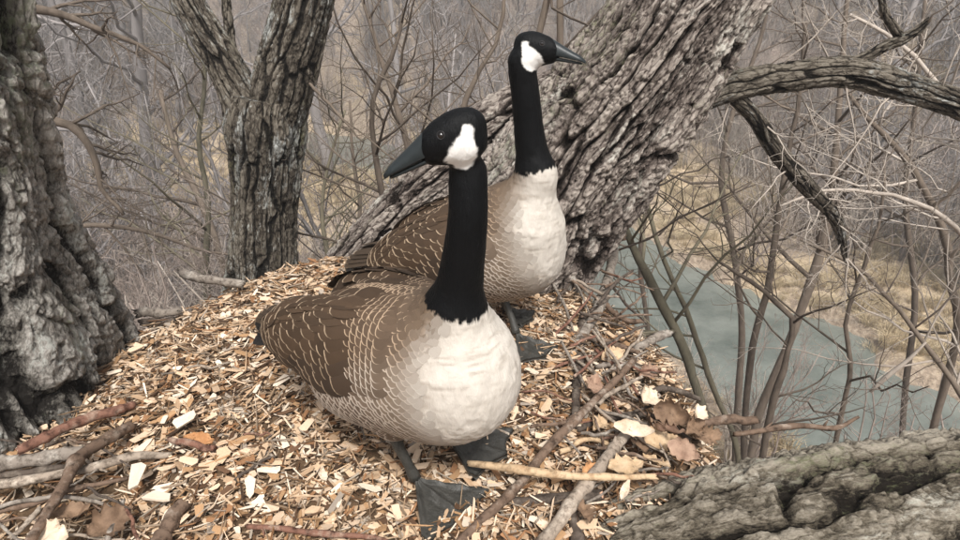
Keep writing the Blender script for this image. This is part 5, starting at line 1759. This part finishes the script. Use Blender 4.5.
    def make_legs(self):
        for leg in self.feet:
            knee, heel, toe = [self.loc(p) for p in leg]
            path = resample(np.array([knee + [0, 0, 0.05], knee, (knee + heel) / 2 + [0.004, 0, 0], heel + [0, 0, 0.012]]), 14)
            t = np.linspace(0, 1, 14)
            rad = 0.0135 - 0.0035 * sst(0.2, 0.6, t) + 0.003 * sst(0.75, 1, t)
            V, Q, T = tube(path, rad, 12)
            mb = MB(); mb.add(V, Q, T)
            # hind toe
            fw = toe - heel; fw[2] = 0; Lf = np.linalg.norm(fw); fw /= Lf
            sd = np.array([-fw[1], fw[0], 0])
            V, Q, T = tube([heel + [0, 0, 0.014], heel - fw * 0.018 + [0, 0, 0.006]], [0.005, 0.003], 8)
            mb.add(V, Q, T)
            lg = mb.build("leg", M_WEB, self.root)
            # webbed foot as a polar sheet with three toe ridges, concave web edge and nails
            na, nr = 49, 22
            ang = np.radians(np.linspace(-37, 37, na)); toes = np.radians([-33, 2, 33])
            dd = np.min(np.abs(ang[:, None] - toes[None]), 1)
            Rr = Lf * (1.12 - 0.13 * np.sin(np.clip(dd / math.radians(17.5), 0, 1) * math.pi / 2)**0.8)
            Rr *= np.where(np.abs(ang) > math.radians(34), 0.93, 1)
            rr = np.linspace(0.06, 1, nr)
            A, Rn = np.meshgrid(ang, rr, indexing='ij')
            RR = Rn * Rr[:, None]
            near = np.min(np.abs(A[..., None] - toes) * RR[..., None], -1)
            joints = 1 + 0.25 * np.cos(Rn * 20)
            z = 0.0035 + 0.008 * np.exp(-(near / 0.0052)**2) * joints * (1 - 0.45 * Rn) + 0.010 * np.exp(-(RR / 0.014)**2)
            z += 0.0022 * fbm(A * 7, Rn * 5, 0 * A, 3, 4)
            P = heel + fw * (RR * np.cos(A))[..., None] + sd * (RR * np.sin(A))[..., None]
            top = P.copy(); top[..., 2] = heel[2] + (toe[2] - heel[2]) * Rn + z
            bot = P.copy(); bot[..., 2] = heel[2] + (toe[2] - heel[2]) * Rn - 0.004
            i, j = np.meshgrid(np.arange(na - 1), np.arange(nr - 1), indexing='ij')
            Qt = np.stack([i * nr + j, (i + 1) * nr + j, (i + 1) * nr + j + 1, i * nr + j + 1], -1).reshape(-1, 4)
            Nn = na * nr
            per = np.concatenate([np.arange(na) * nr + nr - 1, ((na - 1) * nr + np.arange(nr - 1, -1, -1)), (np.arange(na - 1, -1, -1) * nr), np.arange(nr)])
            Qs = np.stack([per[:-1], per[:-1] + Nn, per[1:] + Nn, per[1:]], 1)
            mb = MB(); mb.add(np.vstack([top.reshape(-1, 3), bot.reshape(-1, 3)]), np.vstack([Qt, Qt[:, ::-1] + Nn, Qs]))
            for ta in toes:
                d = fw * math.cos(ta) + sd * math.sin(ta)
                p0 = heel + d * Lf * 0.98 + [0, 0, 0.006 + (toe[2] - heel[2])]
                V, Q, T = tube([p0, p0 + d * 0.008 + [0, 0, -0.001], p0 + d * 0.014 + [0, 0, -0.005]], [0.0038, 0.003, 0.0008], 8)
                mb.add(V, Q, T)
            mb.build("webbed_foot", M_WEB, lg)


g1_neck = [at_y(455, 312, 0.905), at_y(463, 262, 0.888), at_y(468, 215, 0.878), at_y(468, 172, 0.885)]
Goose((-0.142, 0.985, NEST_Z), R(-34), g1_neck, [0.044, 0.0345, 0.0300, 0.0290],
      at_y(455, 137, 0.868), (-0.96, -0.10, -0.33),
      [[at_z(396, 440, 0.20), at_z(415, 482, 0.088), at_z(464, 520, 0.084)],
       [at_z(440, 425, 0.18), at_z(446, 434, 0.088), at_z(500, 455, 0.088)]],
      "nearer goose facing the camera, its head turned left with a full white cheek", R(11))
g2_neck = [at_y(536, 176, 1.47), at_y(530, 140, 1.47), at_y(526, 100, 1.465), at_y(521, 62, 1.46)]
Goose((0.004, 1.53, NEST_Z), R(-13), g2_neck, [0.046, 0.037, 0.033, 0.031],
      at_y(535, 49, 1.46), (0.97, -0.20, -0.06),
      [[at_z(500, 288, 0.21), at_z(506, 312, 0.118), at_z(530, 320, 0.112)],
       [at_z(505, 300, 0.21), at_z(516, 337, 0.112), at_z(541, 357, 0.106)]],
      "farther goose standing behind its mate with bill pointing right", R(22), rise=0.006, root_r=0.096, low=0.012)

# ------------------------------------------------------------------ the misty air of the valley
m = bpy.data.materials.new("valley_haze"); m.use_nodes = True
nt = m.node_tree; nt.nodes.remove(nt.nodes["Principled BSDF"])
pv = nt.nodes.new("ShaderNodeVolumePrincipled")
pv.inputs["Color"].default_value = (0.955, 0.945, 0.93, 1)
pv.inputs["Density"].default_value = 0.0058
nt.links.new(pv.outputs[0], nt.nodes["Material Output"].inputs["Volume"])
mb = MB()
x0, x1, y0, y1, z0, z1 = -125, 125, -55, 175, -11.0, 48.0
mb.add([(x0, y0, z0), (x1, y0, z0), (x1, y1, z0), (x0, y1, z0), (x0, y0, z1), (x1, y0, z1), (x1, y1, z1), (x0, y1, z1)],
       [[0, 3, 2, 1], [4, 5, 6, 7], [0, 1, 5, 4], [1, 2, 6, 5], [2, 3, 7, 6], [3, 0, 4, 7]])
tag(mb.build("haze", m, smooth=False), kind="stuff")
